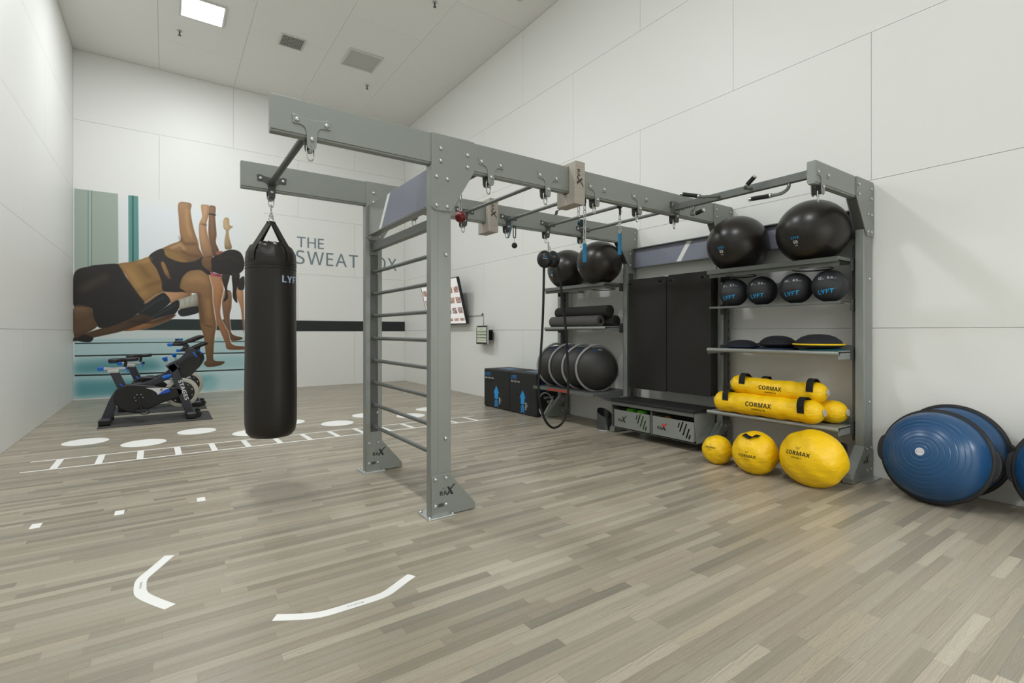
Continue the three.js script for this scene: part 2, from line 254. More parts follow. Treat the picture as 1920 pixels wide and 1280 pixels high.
// ---------------------------------------------------------------- printed mural, stripe and lettering on the back wall
const MURAL = [
  ['#a3afa4', [0.014,3.68,0.61,3.682,0.619,2.348,0.014,2.195]],
  ['#84a09d', [0.188,3.676,0.218,3.677,0.218,2.297,0.188,2.283]],
  ['#c3cbc0', [0.218,3.677,0.233,3.677,0.233,2.298,0.218,2.286]],
  ['#7d8778', [0.233,3.677,0.25,3.678,0.25,2.299,0.233,2.287]],
  ['#5b938d', [0.758,3.678,0.902,3.682,0.913,2.473,0.762,2.45]],
  ['#2f6566', [0.809,3.679,0.836,3.681,0.84,2.456,0.812,2.454]],
  ['#1d2a29', [0.807,1.426,2.649,1.443,2.649,1.219,0.735,1.221]],
  ['#cfd9d8', [0.014,1.219,2.649,1.224,2.661,0.97,0.014,1.002]],
  ['#b4d0d2', [0.014,1.064,2.718,1.082,2.718,0.745,0.014,0.769]],
  ['#a4c8cb', [0.014,0.769,2.718,0.755,2.718,0.407,0.014,0.439]],
  ['#5f98a0', [0.014,0.648,0.445,0.686,1.141,0.663,1.293,0.508,0.843,0.38,0.014,0.422]],
  ['#b9d6d8', [0.014,0.439,2.718,0.417,2.718,-0.002,0.014,0.032]],
  ['#5d9aa2', [0.014,0.353,1.141,0.309,2.102,0.316,2.069,0.16,1.293,0.056,0.014,0.049]],
  ['#93c3c8', [1.901,0.267,2.205,0.291,2.102,0.039,1.918,0.042]],
  ['#20302f', [0.021,0.998,1.918,1.001,2.682,1.005,2.682,0.989,1.918,0.986,0.021,0.981]],
  ['#101c1c', [0.021,0.783,2.682,0.776,2.682,0.754,0.021,0.76]],
  ['#101c1c', [0.021,0.446,0.557,0.434,2.682,0.437,2.682,0.415,0.557,0.409,0.021,0.422]],
  ['#bf9570', [1.888,3.661,2.018,3.675,2.018,3.508,1.976,3.306,1.997,3.088,2.07,2.849,2.091,2.679,1.934,2.653,1.861,2.951,1.851,3.266,1.903,3.443], 1],
  ['#78573f', [2.028,3.661,2.127,3.658,2.123,3.448,2.145,3.129,2.134,2.955,2.187,2.786,2.102,2.68,2.039,2.92,2.007,3.113,2.013,3.409], 1],
  ['#2b2420', [2.018,3.517,2.125,3.512,2.125,3.49,2.018,3.495]],
  ['#cfb58c', [2.263,3.416,2.306,3.477,2.36,3.454,2.371,3.33,2.431,3.307,2.36,3.216,2.371,3.054,2.409,2.87,2.295,2.846,2.284,3.02,2.306,3.197,2.263,3.267]],
  ['#bb8a6a', [2.471,2.006,2.609,2.088,2.627,1.173,2.593,1.453,2.56,1.706], 1],
  ['#25201e', [2.515,2.21,2.627,2.318,2.627,2.064,2.526,2.054]],
  ['#7a573d', [2.235,1.945,2.393,2.002,2.404,1.701,2.371,1.5,2.409,1.161,2.604,1.072,2.537,1.022,2.382,1.036,2.284,1.373], 1],
  ['#a8734f', [2.018,2.267,2.22,2.305,2.269,2.046,2.226,1.795,2.213,1.522,2.299,1.274,2.344,1.185,2.414,0.943,2.655,0.889,2.655,0.834,2.344,0.84,2.291,0.985,2.171,1.304,2.155,1.322,2.091,1.741], 1],
  ['#d95c88', [2.028,2.354,2.22,2.33,2.22,2.285,2.039,2.3]],
  ['#c2936f', [1.274,1.95,1.668,1.98,1.708,1.862,1.37,1.73], 1],
  ['#b6bab1', [1.498,1.782,1.708,1.886,1.83,1.915,1.841,1.685,1.528,1.623]],
  ['#15191a', [1.528,1.609,1.851,1.69,1.861,1.576,1.577,1.486]],
  ['#0f1415', [0.99,1.464,1.216,1.573,1.498,1.794,1.524,1.652,1.409,1.483,1.103,1.349]],
  ['#9d6a40', [0.699,1.216,0.99,1.36,1.439,1.519,1.419,1.447,1.103,1.279,0.843,1.216], 1],
  ['#161a1d', [0.889,1.577,0.99,1.694,1.216,1.924,1.316,1.905,1.386,1.754,1.216,1.573,0.99,1.464]],
  ['#45301f', [0.129,1.15,0.435,1.276,0.699,1.379,0.916,1.52,1.084,1.477,1.103,1.407,0.699,1.216,0.383,1.12,0.014,1.024,0.014,1.089]],
  ['#17130f', [0.014,1.111,0.129,1.143,0.264,1.087,0.213,1.011,0.021,1.047,0.021,1.133]],
  ['#9f7650', [1.524,3.65,1.718,3.665,1.712,3.514,1.745,3.277,1.789,3.089,1.841,2.949,1.861,2.805,1.917,2.693,1.903,2.589,1.708,2.513,1.488,2.531,1.351,2.615,1.255,2.735,1.39,2.843,1.547,2.942,1.538,3.108,1.524,3.345]],
  ['#93703f', [0.61,2.404,0.843,2.479,1.084,2.603,1.274,2.749,1.488,2.722,1.688,2.547,1.892,2.369,2.018,2.279,2.018,2.034,1.81,1.963,1.488,1.96,1.293,1.939,1.178,1.852,0.99,1.706,0.843,1.884,0.735,2.198]],
  ['#7f5c3b', [1.557,2.178,1.668,2.341,1.872,2.404,1.997,2.339,2.07,2.135,2.081,1.938,2.096,1.692,2.138,1.322,2.111,1.106,2.094,0.83,2.102,0.632,2.283,0.596,2.205,0.525,2.001,0.502,1.931,0.579,1.976,0.646,1.954,0.852,1.926,1.126,1.872,1.32,1.841,1.685,1.814,1.927,1.587,1.953]],
  ['#2a2321', [1.065,2.59,1.264,2.755,1.332,2.613,1.547,2.524,1.769,2.554,1.923,2.657,1.948,2.569,1.903,2.504,2.039,2.367,2.007,2.308,1.872,2.397,1.688,2.36,1.577,2.227,1.538,2.034,1.617,1.961,1.293,1.958,1.255,2.137,1.178,2.366]],
  ['#ab7c4a', [1.245,2.476,1.297,2.492,1.39,2.211,1.322,2.247]],
  ['#1d1817', [0.014,2.199,0.213,2.34,0.383,2.386,0.592,2.414,0.645,2.35,0.771,2.109,0.916,1.864,1.0,1.711,0.916,1.554,0.735,1.398,0.418,1.26,0.306,1.319,0.26,1.506,0.233,1.611,0.014,1.62]],
  ['#54402d', [0.014,1.625,0.235,1.611,0.272,1.44,0.318,1.286,0.146,1.154,0.014,1.111]],
  ['#6b4b31', [1.913,2.634,2.091,2.659,2.102,2.383,2.028,2.373,1.903,2.504]],
  ['#1c1512', [2.07,2.64,2.23,2.765,2.404,2.844,2.56,2.801,2.631,2.624,2.609,2.444,2.475,2.339,2.295,2.327,2.091,2.378,2.06,2.528]],
  ['#b06a55', [2.134,2.769,2.241,2.796,2.241,2.754,2.155,2.714]],
  ['#191310', [2.415,2.355,2.542,2.376,2.537,2.211,2.488,2.007,2.506,1.78,2.431,1.878,2.426,2.079]],
  ['#2a1d14', [2.235,2.306,2.371,2.327,2.328,2.074,2.343,1.875,2.263,1.797,2.299,1.973]],
];

const MARKS = [
  ['rgba(60,36,16,0.42)',0.045,14,[0.843,1.907],[0.99,2.006],[1.14,2.095],[1.264,2.137]],
  ['rgba(60,36,16,0.42)',0.05,18,[0.916,2.45],[0.99,2.306],[1.084,2.197]],
  ['rgba(226,178,116,0.36)',0.12,24,[0.771,2.291],[0.861,2.137],[0.99,1.891]],
  ['rgba(226,178,116,0.36)',0.06,12,[0.916,2.462],[1.084,2.545]],
  ['rgba(240,205,150,0.4)',0.05,9,[1.409,2.785],[1.567,2.873],[1.607,2.781]],
  ['rgba(60,36,16,0.42)',0.04,9,[1.567,2.729],[1.688,2.668],[1.851,2.658]],
  ['rgba(60,36,16,0.42)',0.05,9,[1.547,2.99],[1.607,2.877],[1.789,2.895]],
  ['rgba(226,178,116,0.36)',0.06,10,[1.657,3.531],[1.657,3.266],[1.708,3.056]],
  ['rgba(226,178,116,0.36)',0.08,20,[1.688,2.186],[1.83,2.255],[1.934,2.176]],
  ['rgba(60,36,16,0.42)',0.06,10,[1.851,1.928],[1.872,1.686],[1.913,1.369]],
  ['rgba(226,178,116,0.36)',0.05,14,[1.997,1.812],[2.018,1.493]],
  ['rgba(60,36,16,0.42)',0.03,6,[1.955,1.321],[2.06,1.285]],
  ['rgba(255,250,240,0.85)',0.012,3,[2.028,2.28],[2.077,2.061],[2.085,1.79],[2.145,1.322],[2.127,1.05]],
  ['rgba(255,250,240,0.8)',0.01,3,[1.81,3.067],[1.861,2.805],[1.917,2.688]],
  ['rgba(255,250,240,0.7)',0.01,3,[0.99,1.718],[1.178,1.887],[1.293,1.939]],
  ['rgba(255,250,240,0.7)',0.009,3,[2.226,2.193],[2.273,2.021],[2.23,1.796]],
  ['rgba(20,14,10,0.8)',0.03,8,[1.449,1.507],[1.103,1.361],[0.771,1.38]],
  ['rgba(120,95,75,0.35)',0.12,18,[0.129,1.941],[0.435,2.178]],
  ['rgba(30,40,52,0.5)',0.05,9,[0.843,1.701],[0.935,1.612],[0.843,1.472]],
  ['rgba(90,100,115,0.5)',0.02,5,[0.953,1.567],[1.14,1.734],[1.293,1.833]],
  ['rgba(90,100,115,0.5)',0.02,5,[1.103,1.454],[1.293,1.575],[1.468,1.698]],
  ['rgba(120,120,114,0.7)',0.01,3,[1.607,1.846],[1.627,1.678]],
  ['rgba(120,120,114,0.7)',0.01,3,[1.708,1.862],[1.688,1.68]],
  ['rgba(120,120,114,0.7)',0.01,3,[1.769,1.876],[1.789,1.707]],
  ['rgba(60,46,38,0.6)',0.03,8,[2.166,2.636],[2.382,2.704],[2.537,2.616]],
  ['rgba(50,30,16,0.6)',0.02,5,[1.892,3.296],[1.976,3.281]],
  ['rgba(226,178,116,0.36)',0.03,6,[1.955,3.572],[1.923,3.348]],
  ['rgba(150,110,80,0.5)',0.03,6,[2.07,3.416],[2.081,3.122]],
];
{
  const mw = 3.0, mh = 3.66, K = 480;
  const tex = texture(Math.round(mw * K), Math.round(mh * K), (x, w, h) => {
    const X = (v) => v * K, Y = (v) => h - (v - 0.02) * K;
    const g = x.createLinearGradient(0, 0, w, 0); g.addColorStop(0, '#dcdedd'); g.addColorStop(0.3, '#e6ebee'); g.addColorStop(0.75, '#e8ecee'); g.addColorStop(1, '#e9e9e5'); x.fillStyle = g; x.fillRect(0, 0, w, h);
    const tf = x.createLinearGradient(0, 0, 0, 110); tf.addColorStop(0, 'rgba(233,233,229,1)'); tf.addColorStop(1, 'rgba(233,233,229,0)'); x.fillStyle = tf; x.fillRect(0, 0, w, 110);   // the white ground of the print runs out to the white of the wall
    const points = (a) => { const p = []; for (let i = 0; i < a.length; i += 2) p.push([X(a[i]), Y(a[i + 1])]); return p; };
    const path = (a, curve) => {   // straight outline, or a spline through the points
      const p = points(a), n = p.length; x.beginPath(); x.moveTo(...p[0]);
      for (let i = 0; i < n; i++) { const p0 = p[(i + n - 1) % n], p1 = p[i], p2 = p[(i + 1) % n], p3 = p[(i + 2) % n], k = curve ? 0.155 : 0; x.bezierCurveTo(p1[0] + (p2[0] - p0[0]) * k, p1[1] + (p2[1] - p0[1]) * k, p2[0] - (p3[0] - p1[0]) * k, p2[1] - (p3[1] - p1[1]) * k, ...p2); }
      x.closePath();
    };
    const dark = (c) => /^#[12]/.test(c) || c === '#0f1415';
    MURAL.forEach(([color, a, rim], i) => {
      const figure = i >= 17, blur = i >= 9 && i <= 13 ? 26 : figure ? 2 : 1.2;
      if (rim) { x.save(); x.translate(5, -2); x.filter = 'blur(4px)'; path(a, true); x.fillStyle = 'rgba(255,255,255,0.8)'; x.fill(); x.restore(); }   // the rim light printed along the limbs
      x.filter = `blur(${blur}px)`; path(a, figure); x.fillStyle = color; x.fill(); x.filter = 'none';
      if (!figure) return;
      x.save(); path(a, true); x.clip();
      const p = points(a), x0 = Math.min(...p.map((q) => q[0])), x1 = Math.max(...p.map((q) => q[0])), y0 = Math.min(...p.map((q) => q[1])), y1 = Math.max(...p.map((q) => q[1]));
      const g = x.createLinearGradient(x0, y0, x1 * 0.6 + x0 * 0.4, y1);
      if (dark(color)) { g.addColorStop(0, 'rgba(75,68,62,0.45)'); g.addColorStop(0.4, 'rgba(20,16,15,0)'); g.addColorStop(1, 'rgba(5,10,16,0.4)'); } else { g.addColorStop(0, 'rgba(230,190,140,0.3)'); g.addColorStop(0.45, 'rgba(190,140,80,0.05)'); g.addColorStop(1, 'rgba(40,24,12,0.38)'); }
      x.fillStyle = g; x.fillRect(x0, y0, x1 - x0, y1 - y0);
      x.filter = 'blur(12px)'; x.translate(-7, -4); path(a, true); x.strokeStyle = dark(color) ? 'rgba(0,0,0,0.2)' : 'rgba(48,28,12,0.34)'; x.lineWidth = 16; x.stroke(); x.restore(); x.filter = 'none';
    });
    // muscles, folds and seams of the printed figures, in metres on the wall
    const mark = (c, wd, blur, ...p) => { x.filter = `blur(${blur}px)`; x.strokeStyle = c; x.lineWidth = wd * K; x.lineCap = 'round'; x.beginPath(); p.forEach(([u, v], i) => (i ? x.lineTo(X(u), Y(v)) : x.moveTo(X(u), Y(v)))); x.stroke(); x.filter = 'none'; };
    MARKS.forEach((m) => mark(...m));
    const t = x.createLinearGradient(w - 190, 0, w, 0); t.addColorStop(0, 'rgba(233,233,229,0)'); t.addColorStop(1, 'rgba(233,233,229,1)'); x.fillStyle = t; x.fillRect(w - 190, 0, 190, Y(1.45)); x.fillRect(w - 190, Y(1.2), 190, h);
  });
  const mural = thing('wall_mural', 'large printed mural of people in side planks on the back wall', 'mural', [-W, 0, 0]);
  const g = bx(0.003, mw, 0.02, mh + 0.02, 0.0005, 0.0025);
  part(mural, 'print', g, new THREE.MeshPhysicalMaterial({ map: tex, roughness: 0.4 }));
  one('wall_stripe', 'black horizontal stripe on the back wall beside the punching bag', 'stripe', bx(-3.12, -0.004, 1.205, 1.435, 0.0026, 0.004), M(0x1a2120, 0.45));
  const font = await new FontLoader().loadAsync('fonts/droid/droid_sans_regular.typeface.json');
  const mLetter = M(0x74828b, 0.5);
  const word = (text, x0, y0, size, width, label) => {
    const o = thing('wall_lettering', label, 'lettering', [x0, y0, 0.003]); let at = 0; const kids = [];
    for (const ch of text) {
      if (ch === ' ') { at += size * 0.38; continue; }
      const tg = new TextGeometry(ch, { font, size, depth: 0.002, curveSegments: 6 }); tg.computeBoundingBox(); const b = tg.boundingBox; tg.translate(-b.min.x, 0, 0);
      kids.push(part(o, 'letter', tg, mLetter, [at, 0, 0])); at += b.max.x - b.min.x + size * 0.16;
    }
    o.scale.x = width / (at - size * 0.16);
  };
  word('THE', -2.46, 3.02, 0.225, 0.56, 'thin grey letters spelling THE on the back wall');
  word('SWEAT BOX', -2.48, 2.66, 0.29, 2.27, 'grey letters spelling SWEAT BOX on the back wall');
}

// ---------------------------------------------------------------- vinyl markings on the floor
{
  const dot = new THREE.CylinderGeometry(0.195, 0.2, 0.0012, 40), spots = [[-5.49, 4.36], [-4.97, 4.79], [-4.47, 4.37], [-3.945, 4.83], [-3.45, 4.36], [-2.94, 4.8], [-2.42, 4.4], [-1.92, 4.8], [-1.45, 4.4]];
  const ord = ['first', 'second', 'third', 'fourth', 'fifth', 'sixth', 'seventh', 'eighth', 'last'];
  spots.forEach(([x, z], i) => { const o = one('floor_dot', `round white floor dot, ${ord[i]} from the left wall`, 'floor marking', dot, mVinyl, 'zigzag of white floor dots'); o.position.set(x, 0.0007, z); });
  const lad = thing('floor_agility_ladder', 'white agility ladder taped on the floor below the dots', 'floor marking', [0, 0, 0]);
  const A = [-5.79, 5.185], B = [-1.2, 5.345], C = [-5.79, 5.605], D = [-1.17, 5.69];
  const bar = (a, b, w) => { const dx = b[0] - a[0], dz = b[1] - a[1], l = Math.hypot(dx, dz); return new THREE.BoxGeometry(l, 0.0012, w).rotateY(-Math.atan2(dz, dx)).translate((a[0] + b[0]) / 2, 0.0007, (a[1] + b[1]) / 2); };
  part(lad, 'rail', bar(A, B, 0.026), mVinyl); part(lad, 'rail', bar(C, D, 0.026), mVinyl);
  for (let i = 0; i < 15; i++) { const t = 0.045 + i * 0.0655, f = (p, q, e) => [p[0] + (q[0] - p[0]) * t, p[1] + (q[1] - p[1]) * t + e]; part(lad, 'rung', bar(f(A, B, 0.013), f(C, D, -0.013), 0.052), mVinyl); }
  const sq = [[-5.433, 7.253, 'white floor square nearest the left wall'], [-5.029, 7.261, 'middle white floor square of the three'], [-4.573, 7.261, 'white floor square nearest the punching bag']];
  for (const [x, z, l] of sq) { const o = one('floor_square', l, 'floor marking', new RoundedBoxGeometry(0.05, 0.0012, 0.095, 1, 0.0005), mVinyl, 'white floor squares'); o.position.set(x, 0.0007, z); }
  const mTiny = printed(128, 32, (x) => { x.lineWidth = 3; say(x, 'X-Training', 64, 16, 20, '#9a9a98', { weight: 'normal' }); });
  const marker = (label, pts, at, turn) => {   // bent strip given by its centre line
    const o = thing('floor_marker', label, 'floor marking', [0, 0, 0], 0, 'bent floor markers'), c = new THREE.CatmullRomCurve3(pts.map(([x, z]) => V(x, 0.0008, z)), false, 'catmullrom', 0.5);
    const n = 40, out = [], inn = []; for (let i = 0; i <= n; i++) { const q = c.getPoint(i / n), d = c.getTangent(i / n); out.push([q.x - d.z * 0.024, q.z + d.x * 0.024]); inn.unshift([q.x + d.z * 0.024, q.z - d.x * 0.024]); }
    part(o, 'strip', new THREE.ExtrudeGeometry(shape([...out, ...inn].map(([x, z]) => [x, -z])), { depth: 0.0012, bevelEnabled: false }).rotateX(-Math.PI / 2), mVinyl);
    const pg = new THREE.PlaneGeometry(0.1, 0.022).rotateX(-Math.PI / 2).rotateY(turn); part(o, 'print', pg, mTiny, [at[0], 0.0017, at[1]]);
  };
  marker('white bent floor marker opening towards the right', [[-4.762, 8.21], [-4.8, 8.29], [-4.846, 8.385], [-4.868, 8.43], [-4.877, 8.475], [-4.877, 8.55], [-4.872, 8.6], [-4.855, 8.65], [-4.81, 8.735], [-4.764, 8.812]], [-4.877, 8.515], Math.PI / 2);
  marker('white bent floor marker nearest the camera', [[-4.408, 9.158], [-4.35, 9.195], [-4.285, 9.23], [-4.235, 9.246], [-4.18, 9.25], [-4.1, 9.25], [-4.02, 9.25], [-3.965, 9.243], [-3.92, 9.222], [-3.85, 9.18], [-3.793, 9.148]], [-4.1, 9.25], 0);
}

// ---------------------------------------------------------------- the training rack
const boltGeo = lathe([[0.0001, 0.01], [0.007, 0.009], [0.0115, 0.005], [0.0125, 0], [0.0001, 0]], 14).rotateX(Math.PI / 2);   // head points to +z
const logoRax = (c, sub) => (x, w, h) => {
  x.lineWidth = 5; say(x, 'RA', 62, 102, 74, c, { sx: 1.12 });
  x.fillStyle = c; x.beginPath(); x.moveTo(112, 30); x.lineTo(140, 30); x.lineTo(206, 134); x.lineTo(168, 134); x.closePath(); x.fill();
  x.beginPath(); x.moveTo(236, 8); x.quadraticCurveTo(170, 60, 128, 134); x.lineTo(104, 134); x.quadraticCurveTo(150, 60, 206, 10); x.closePath(); x.fill();
  if (sub) say(x, 'LYFT', 70, 46, 20, c, { weight: 'normal' });
};
const mRax = printed(256, 144, logoRax('#2c2e2e', true));
const rack = thing('training_rack', 'large grey steel training rack with ladder, overhead bars and wall shelves', 'gym rack');
{
  const YB = 2.26, YT = 2.46, T = 0.063, near = 8.53, far = 7.27, postX = -3.395, postW = 0.145, wx0 = -0.185, wx1 = -0.03;
  const bolt = (p, x, y, z) => part(p, 'bolt', boltGeo, mZinc, [x, y, z]);
  // beams (closed channels with a rolled lower lip)
  const beamGeo = (x0, x1, zf, y0 = YB, y1 = YT) => merge([bx(x0, x1, y0 + 0.012, y1, zf - T, zf, 0.004), bx(x0, x1, y0, y0 + 0.016, zf - T + 0.006, zf - 0.006, 0.005)]);
  const bNear = part(rack, 'beam', beamGeo(-4.324, -0.02, near), mSteel), bFar = part(rack, 'beam', beamGeo(-4.324, -0.02, far), mSteel), bStub = part(rack, 'beam', beamGeo(-1.0, -0.02, 9.765, 2.245, 2.41), mSteel);
  // outer posts with corner plate and foot
  const raxGeo = new THREE.PlaneGeometry(0.135, 0.076);
  for (const zf of [near, far]) {
    const post = part(rack, 'post', merge([bx(postX, postX + postW, 0.01, YB - 0.002, zf - T, zf, 0.005), bx(postX + 0.05, postX + postW - 0.05, 0.28, 1.96, zf - 0.001, zf + 0.0015)]), mSteel);
    bolt(post, -3.285, 1.69, zf + 0.001); bolt(post, -3.29, 0.5, zf + 0.001);
    const corner = part(rack, 'corner_plate', merge([0, -T - 0.008].map((dz) => plate([[postX + 0.002, YT + 0.002], [-3.079, YT + 0.002], [-3.079, YB], [-3.236, 2.0], [-3.25, 1.972], [postX + 0.03, 1.968], [postX + 0.002, 1.99]], zf + dz, zf + dz + 0.008, 0.002))), mSteel);
    for (const [x, y] of [[-3.327, 2.37], [-3.327, 2.29], [-3.357, 2.185], [-3.281, 2.18], [-3.129, 2.365], [-3.129, 2.285], [-3.357, 2.0], [-3.281, 2.0]]) bolt(corner, x, y, zf + 0.008);
    const fp = [[postX + 0.004, 0.27], [-3.262, 0.27], [-3.07, 0.045], [-3.07, 0.006], [postX + 0.004, 0.006]];
    const foot = part(rack, 'foot_gusset', merge([plate(fp, zf, zf + 0.006, 0.0015), plate(fp, zf - T - 0.006, zf - T, 0.0015),
      plate([[-3.262, 0.27], [-3.07, 0.045], [-3.07, 0.006], [-3.076, 0.006], [-3.076, 0.043], [-3.268, 0.266]], zf - T, zf, 0)]), mSteel);
    for (const [x, y] of [[-3.365, 0.245], [-3.29, 0.245], [-3.365, 0.075], [-3.29, 0.075]]) bolt(foot, x, y, zf + 0.006);
    part(foot, 'logo', raxGeo, mRax, [-3.275, 0.165, zf + 0.0072]); part(foot, 'rating_plate', new THREE.PlaneGeometry(0.038, 0.022), mSteelDark, [-3.327, 0.075, zf + 0.0072]);
    const base = part(rack, 'base_plate', bx(-3.425, -3.235, 0, 0.01, zf - 0.14, zf + 0.035, 0.003), mZinc);
    for (const [x, z] of [[-3.41, zf + 0.02], [-3.25, zf + 0.02], [-3.41, zf - 0.12]]) part(base, 'anchor_bolt', boltGeo, mZinc, [x, 0.01, z], [-Math.PI / 2, 0, 0]);
  }
  // ladder between the outer posts
  for (const [z0, z1] of [[far, far + 0.006], [near - T - 0.006, near - T]]) part(rack, 'rung_rail', bx(-3.352, -3.288, 0.34, 1.93, z0, z1, 0.002), mSteelDark);
  for (const y of [1.7, 1.512, 1.325, 1.135, 0.947, 0.758, 0.57, 0.385]) {
    const r = part(rack, 'ladder_rung', rod([-3.32, y, far + 0.006], [-3.32, y, near - T - 0.006], 0.0145), mSteelMid);
    part(r, 'collar', merge([rod([-3.32, y, far + 0.006], [-3.32, y, far + 0.022], 0.019), rod([-3.32, y, near - T - 0.022], [-3.32, y, near - T - 0.006], 0.019)]), mSteelMid);
  }
  part(rack, 'ladder_step', merge([bx(-3.345, -3.3, 1.875, 1.94, far + 0.006, near - T, 0.004), bx(-3.36, -3.29, 1.84, 1.965, far + 0.006, far + 0.014, 0.002)]), mSteelMid);
  const header = part(rack, 'header_panel', merge([bx(-3.375, -3.369, 2.01, 2.25, far, near - T), bx(-3.375, -3.31, 2.004, 2.01, far, near - T), bx(-3.375, -3.31, 2.25, 2.256, far, near - T)]), mSteel);
  part(header, 'colour_field', plateX([[7.6, 2.012], [near - T, 2.012], [near - T, 2.248], [7.79, 2.248]], -3.3775, -3.3755), mPlum);
  part(header, 'stripe', plateX([[7.545, 2.012], [7.6, 2.012], [7.79, 2.248], [7.735, 2.248]], -3.378, -3.3755), mWhite);
  // wall posts
  for (const zf of [6.03, far, near, 9.765]) {
    const top = zf > 9 ? 2.24 : 2.258;
    const post = part(rack, 'post', merge([bx(wx0, wx1, 0.01, zf < 7 ? 1.9 : top, zf - T, zf, 0.005), bx(wx0 + 0.05, wx1 - 0.05, 0.28, 1.9, zf - 0.001, zf + 0.0015)]), mSteel);
    bolt(post, -0.085, 1.62, zf + 0.001); bolt(post, -0.085, 0.62, zf + 0.001);
    if (zf > 7) {
      const yt = zf > 9 ? 2.412 : YT + 0.002, yb = zf > 9 ? 2.245 : YB;
      const c = part(rack, 'corner_plate', merge([0, -T - 0.008].map((dz) => plate([[wx0 - 0.15, yt], [-0.02, yt], [-0.005, yt - 0.02], [-0.005, 1.99], [-0.03, 1.965], [wx0 + 0.045, 1.965], [wx0 + 0.02, 1.995], [wx0 - 0.15, yb]], zf + dz, zf + dz + 0.008, 0.002))), mSteel);
      for (const [x, y] of [[-0.3, yt - 0.06], [-0.3, yt - 0.135], [-0.06, yt - 0.06], [-0.06, yt - 0.14], [-0.13, 2.14], [-0.06, 2.14], [-0.13, 2.0], [-0.06, 2.0]]) bolt(c, x, y, zf + 0.008);
      part(rack, 'corner_web', plate([[wx0 - 0.146, yb - 0.002], [wx0 - 0.14, yb - 0.002], [wx0 + 0.024, 1.99], [wx0 + 0.016, 1.99]], zf - T, zf, 0), mSteelDark);
    }
    const fp = [[wx0, 0.27], [wx1, 0.27], [wx1, 0.006], [-0.41, 0.006], [-0.41, 0.045]];
    const foot = part(rack, 'foot_gusset', merge([plate(fp, zf, zf + 0.006, 0.0015), plate(fp, zf - T - 0.006, zf - T, 0.0015), plate([[wx0, 0.272], [-0.412, 0.045], [-0.412, 0.006], [-0.406, 0.006], [-0.406, 0.043], [wx0 + 0.006, 0.268]], zf - T, zf, 0)]), mSteel);
    for (const [x, y] of [[-0.145, 0.245], [-0.07, 0.245], [-0.145, 0.075], [-0.07, 0.075]]) bolt(foot, x, y, zf + 0.006);
    part(foot, 'logo', raxGeo, mRax, [-0.15, 0.165, zf + 0.0072]);
    part(rack, 'base_plate', bx(-0.2, -0.012, 0, 0.008, zf - 0.1, zf + 0.06, 0.002), mZinc);
  }
  // slotted shelf rails on the sides of the wall posts
  const slotGeo = new THREE.BoxGeometry(0.014, 0.034, 0.0012);
  for (const [z0, z1, face] of [[near, near + 0.03, 1], [9.765 - T - 0.03, 9.765 - T, -1], [6.03, 6.06, 1], [far + 0.001, far + 0.03, 1], [near - T - 0.03, near - T, -1], [far - T - 0.03, far - T, -1]]) {
    const r = part(rack, 'slotted_rail', bx(-0.155, -0.105, 0.3, 1.9, z0, z1, 0.002), mSteelDark);
    for (let y = 0.36; y < 1.86; y += 0.085) part(r, 'slot', slotGeo, face > 0 ? mBlack : mZinc, [-0.13, y, face > 0 ? z1 + 0.0006 : z0 - 0.0006]);
  }
  // T-shaped hanging brackets clamped over the beams, each with a pinned loop
  const T2 = (() => {
    const s = new THREE.Shape(); s.moveTo(-0.1, 0.125); s.lineTo(-0.104, 0.152); s.lineTo(-0.085, 0.158); s.quadraticCurveTo(0, 0.128, 0.085, 0.158); s.lineTo(0.104, 0.152); s.lineTo(0.1, 0.108); s.lineTo(0.085, 0.106);
    s.quadraticCurveTo(0.028, 0.115, 0.028, 0.06); s.lineTo(0.024, 0.0); s.quadraticCurveTo(0.02, -0.024, 0, -0.024); s.quadraticCurveTo(-0.02, -0.024, -0.024, 0.0); s.lineTo(-0.028, 0.06); s.quadraticCurveTo(-0.028, 0.115, -0.085, 0.106); s.lineTo(-0.1, 0.108); return s;
  })();
  const brGeo = merge([plate(T2, 0, 0.006, 0.0015), plate(T2, -T - 0.006, -T, 0.0015), rod([0, 0, -T - 0.008], [0, 0, 0.008], 0.009, 12)]);
  const blockGeo = bx(-0.02, 0.02, -0.012, 0.035, -T + 0.002, -0.002, 0.002);
  const loopGeo = tube([[-0.021, 0.01, 0], [-0.021, -0.035, 0], [-0.012, -0.062, 0], [0.012, -0.062, 0], [0.021, -0.035, 0], [0.021, 0.01, 0], [0, 0.02, 0]], 0.0045, 40, 8, true);
  const springGeo = merge([-1, 0, 1].map((k) => new THREE.TorusGeometry(0.012, 0.003, 6, 14).rotateY(Math.PI / 2).translate(k * 0.007, 0, 0)));
  const bracket = (x, y, zf, m) => {
    const b = part(rack, 'hanging_bracket', brGeo, m, [x, y, zf]);
    part(b, 'bolt', boltGeo, mZinc, [-0.078, 0.128, 0.006]); part(b, 'bolt', boltGeo, mZinc, [0.078, 0.128, 0.006]); part(b, 'bolt', boltGeo, mZinc, [0, 0.035, 0.006]);
    part(b, 'pin_block', blockGeo, mBlack); part(b, 'spring', springGeo, mChrome, [0, -0.016, -T / 2]); part(b, 'loop', loopGeo, mChrome, [0, -0.006, -T / 2], [0, 0.35, 0]);
  };
  const xs = [-4.116, -2.942, -2.437, -1.93, -1.42, -0.91];
  xs.forEach((x, i) => { bracket(x, 2.218, near, i === 5 ? mSteelDark : mSteel); bracket(x, 2.218, far, mSteelDark); });
  bracket(-0.9, 2.2, 9.765, mSteel);
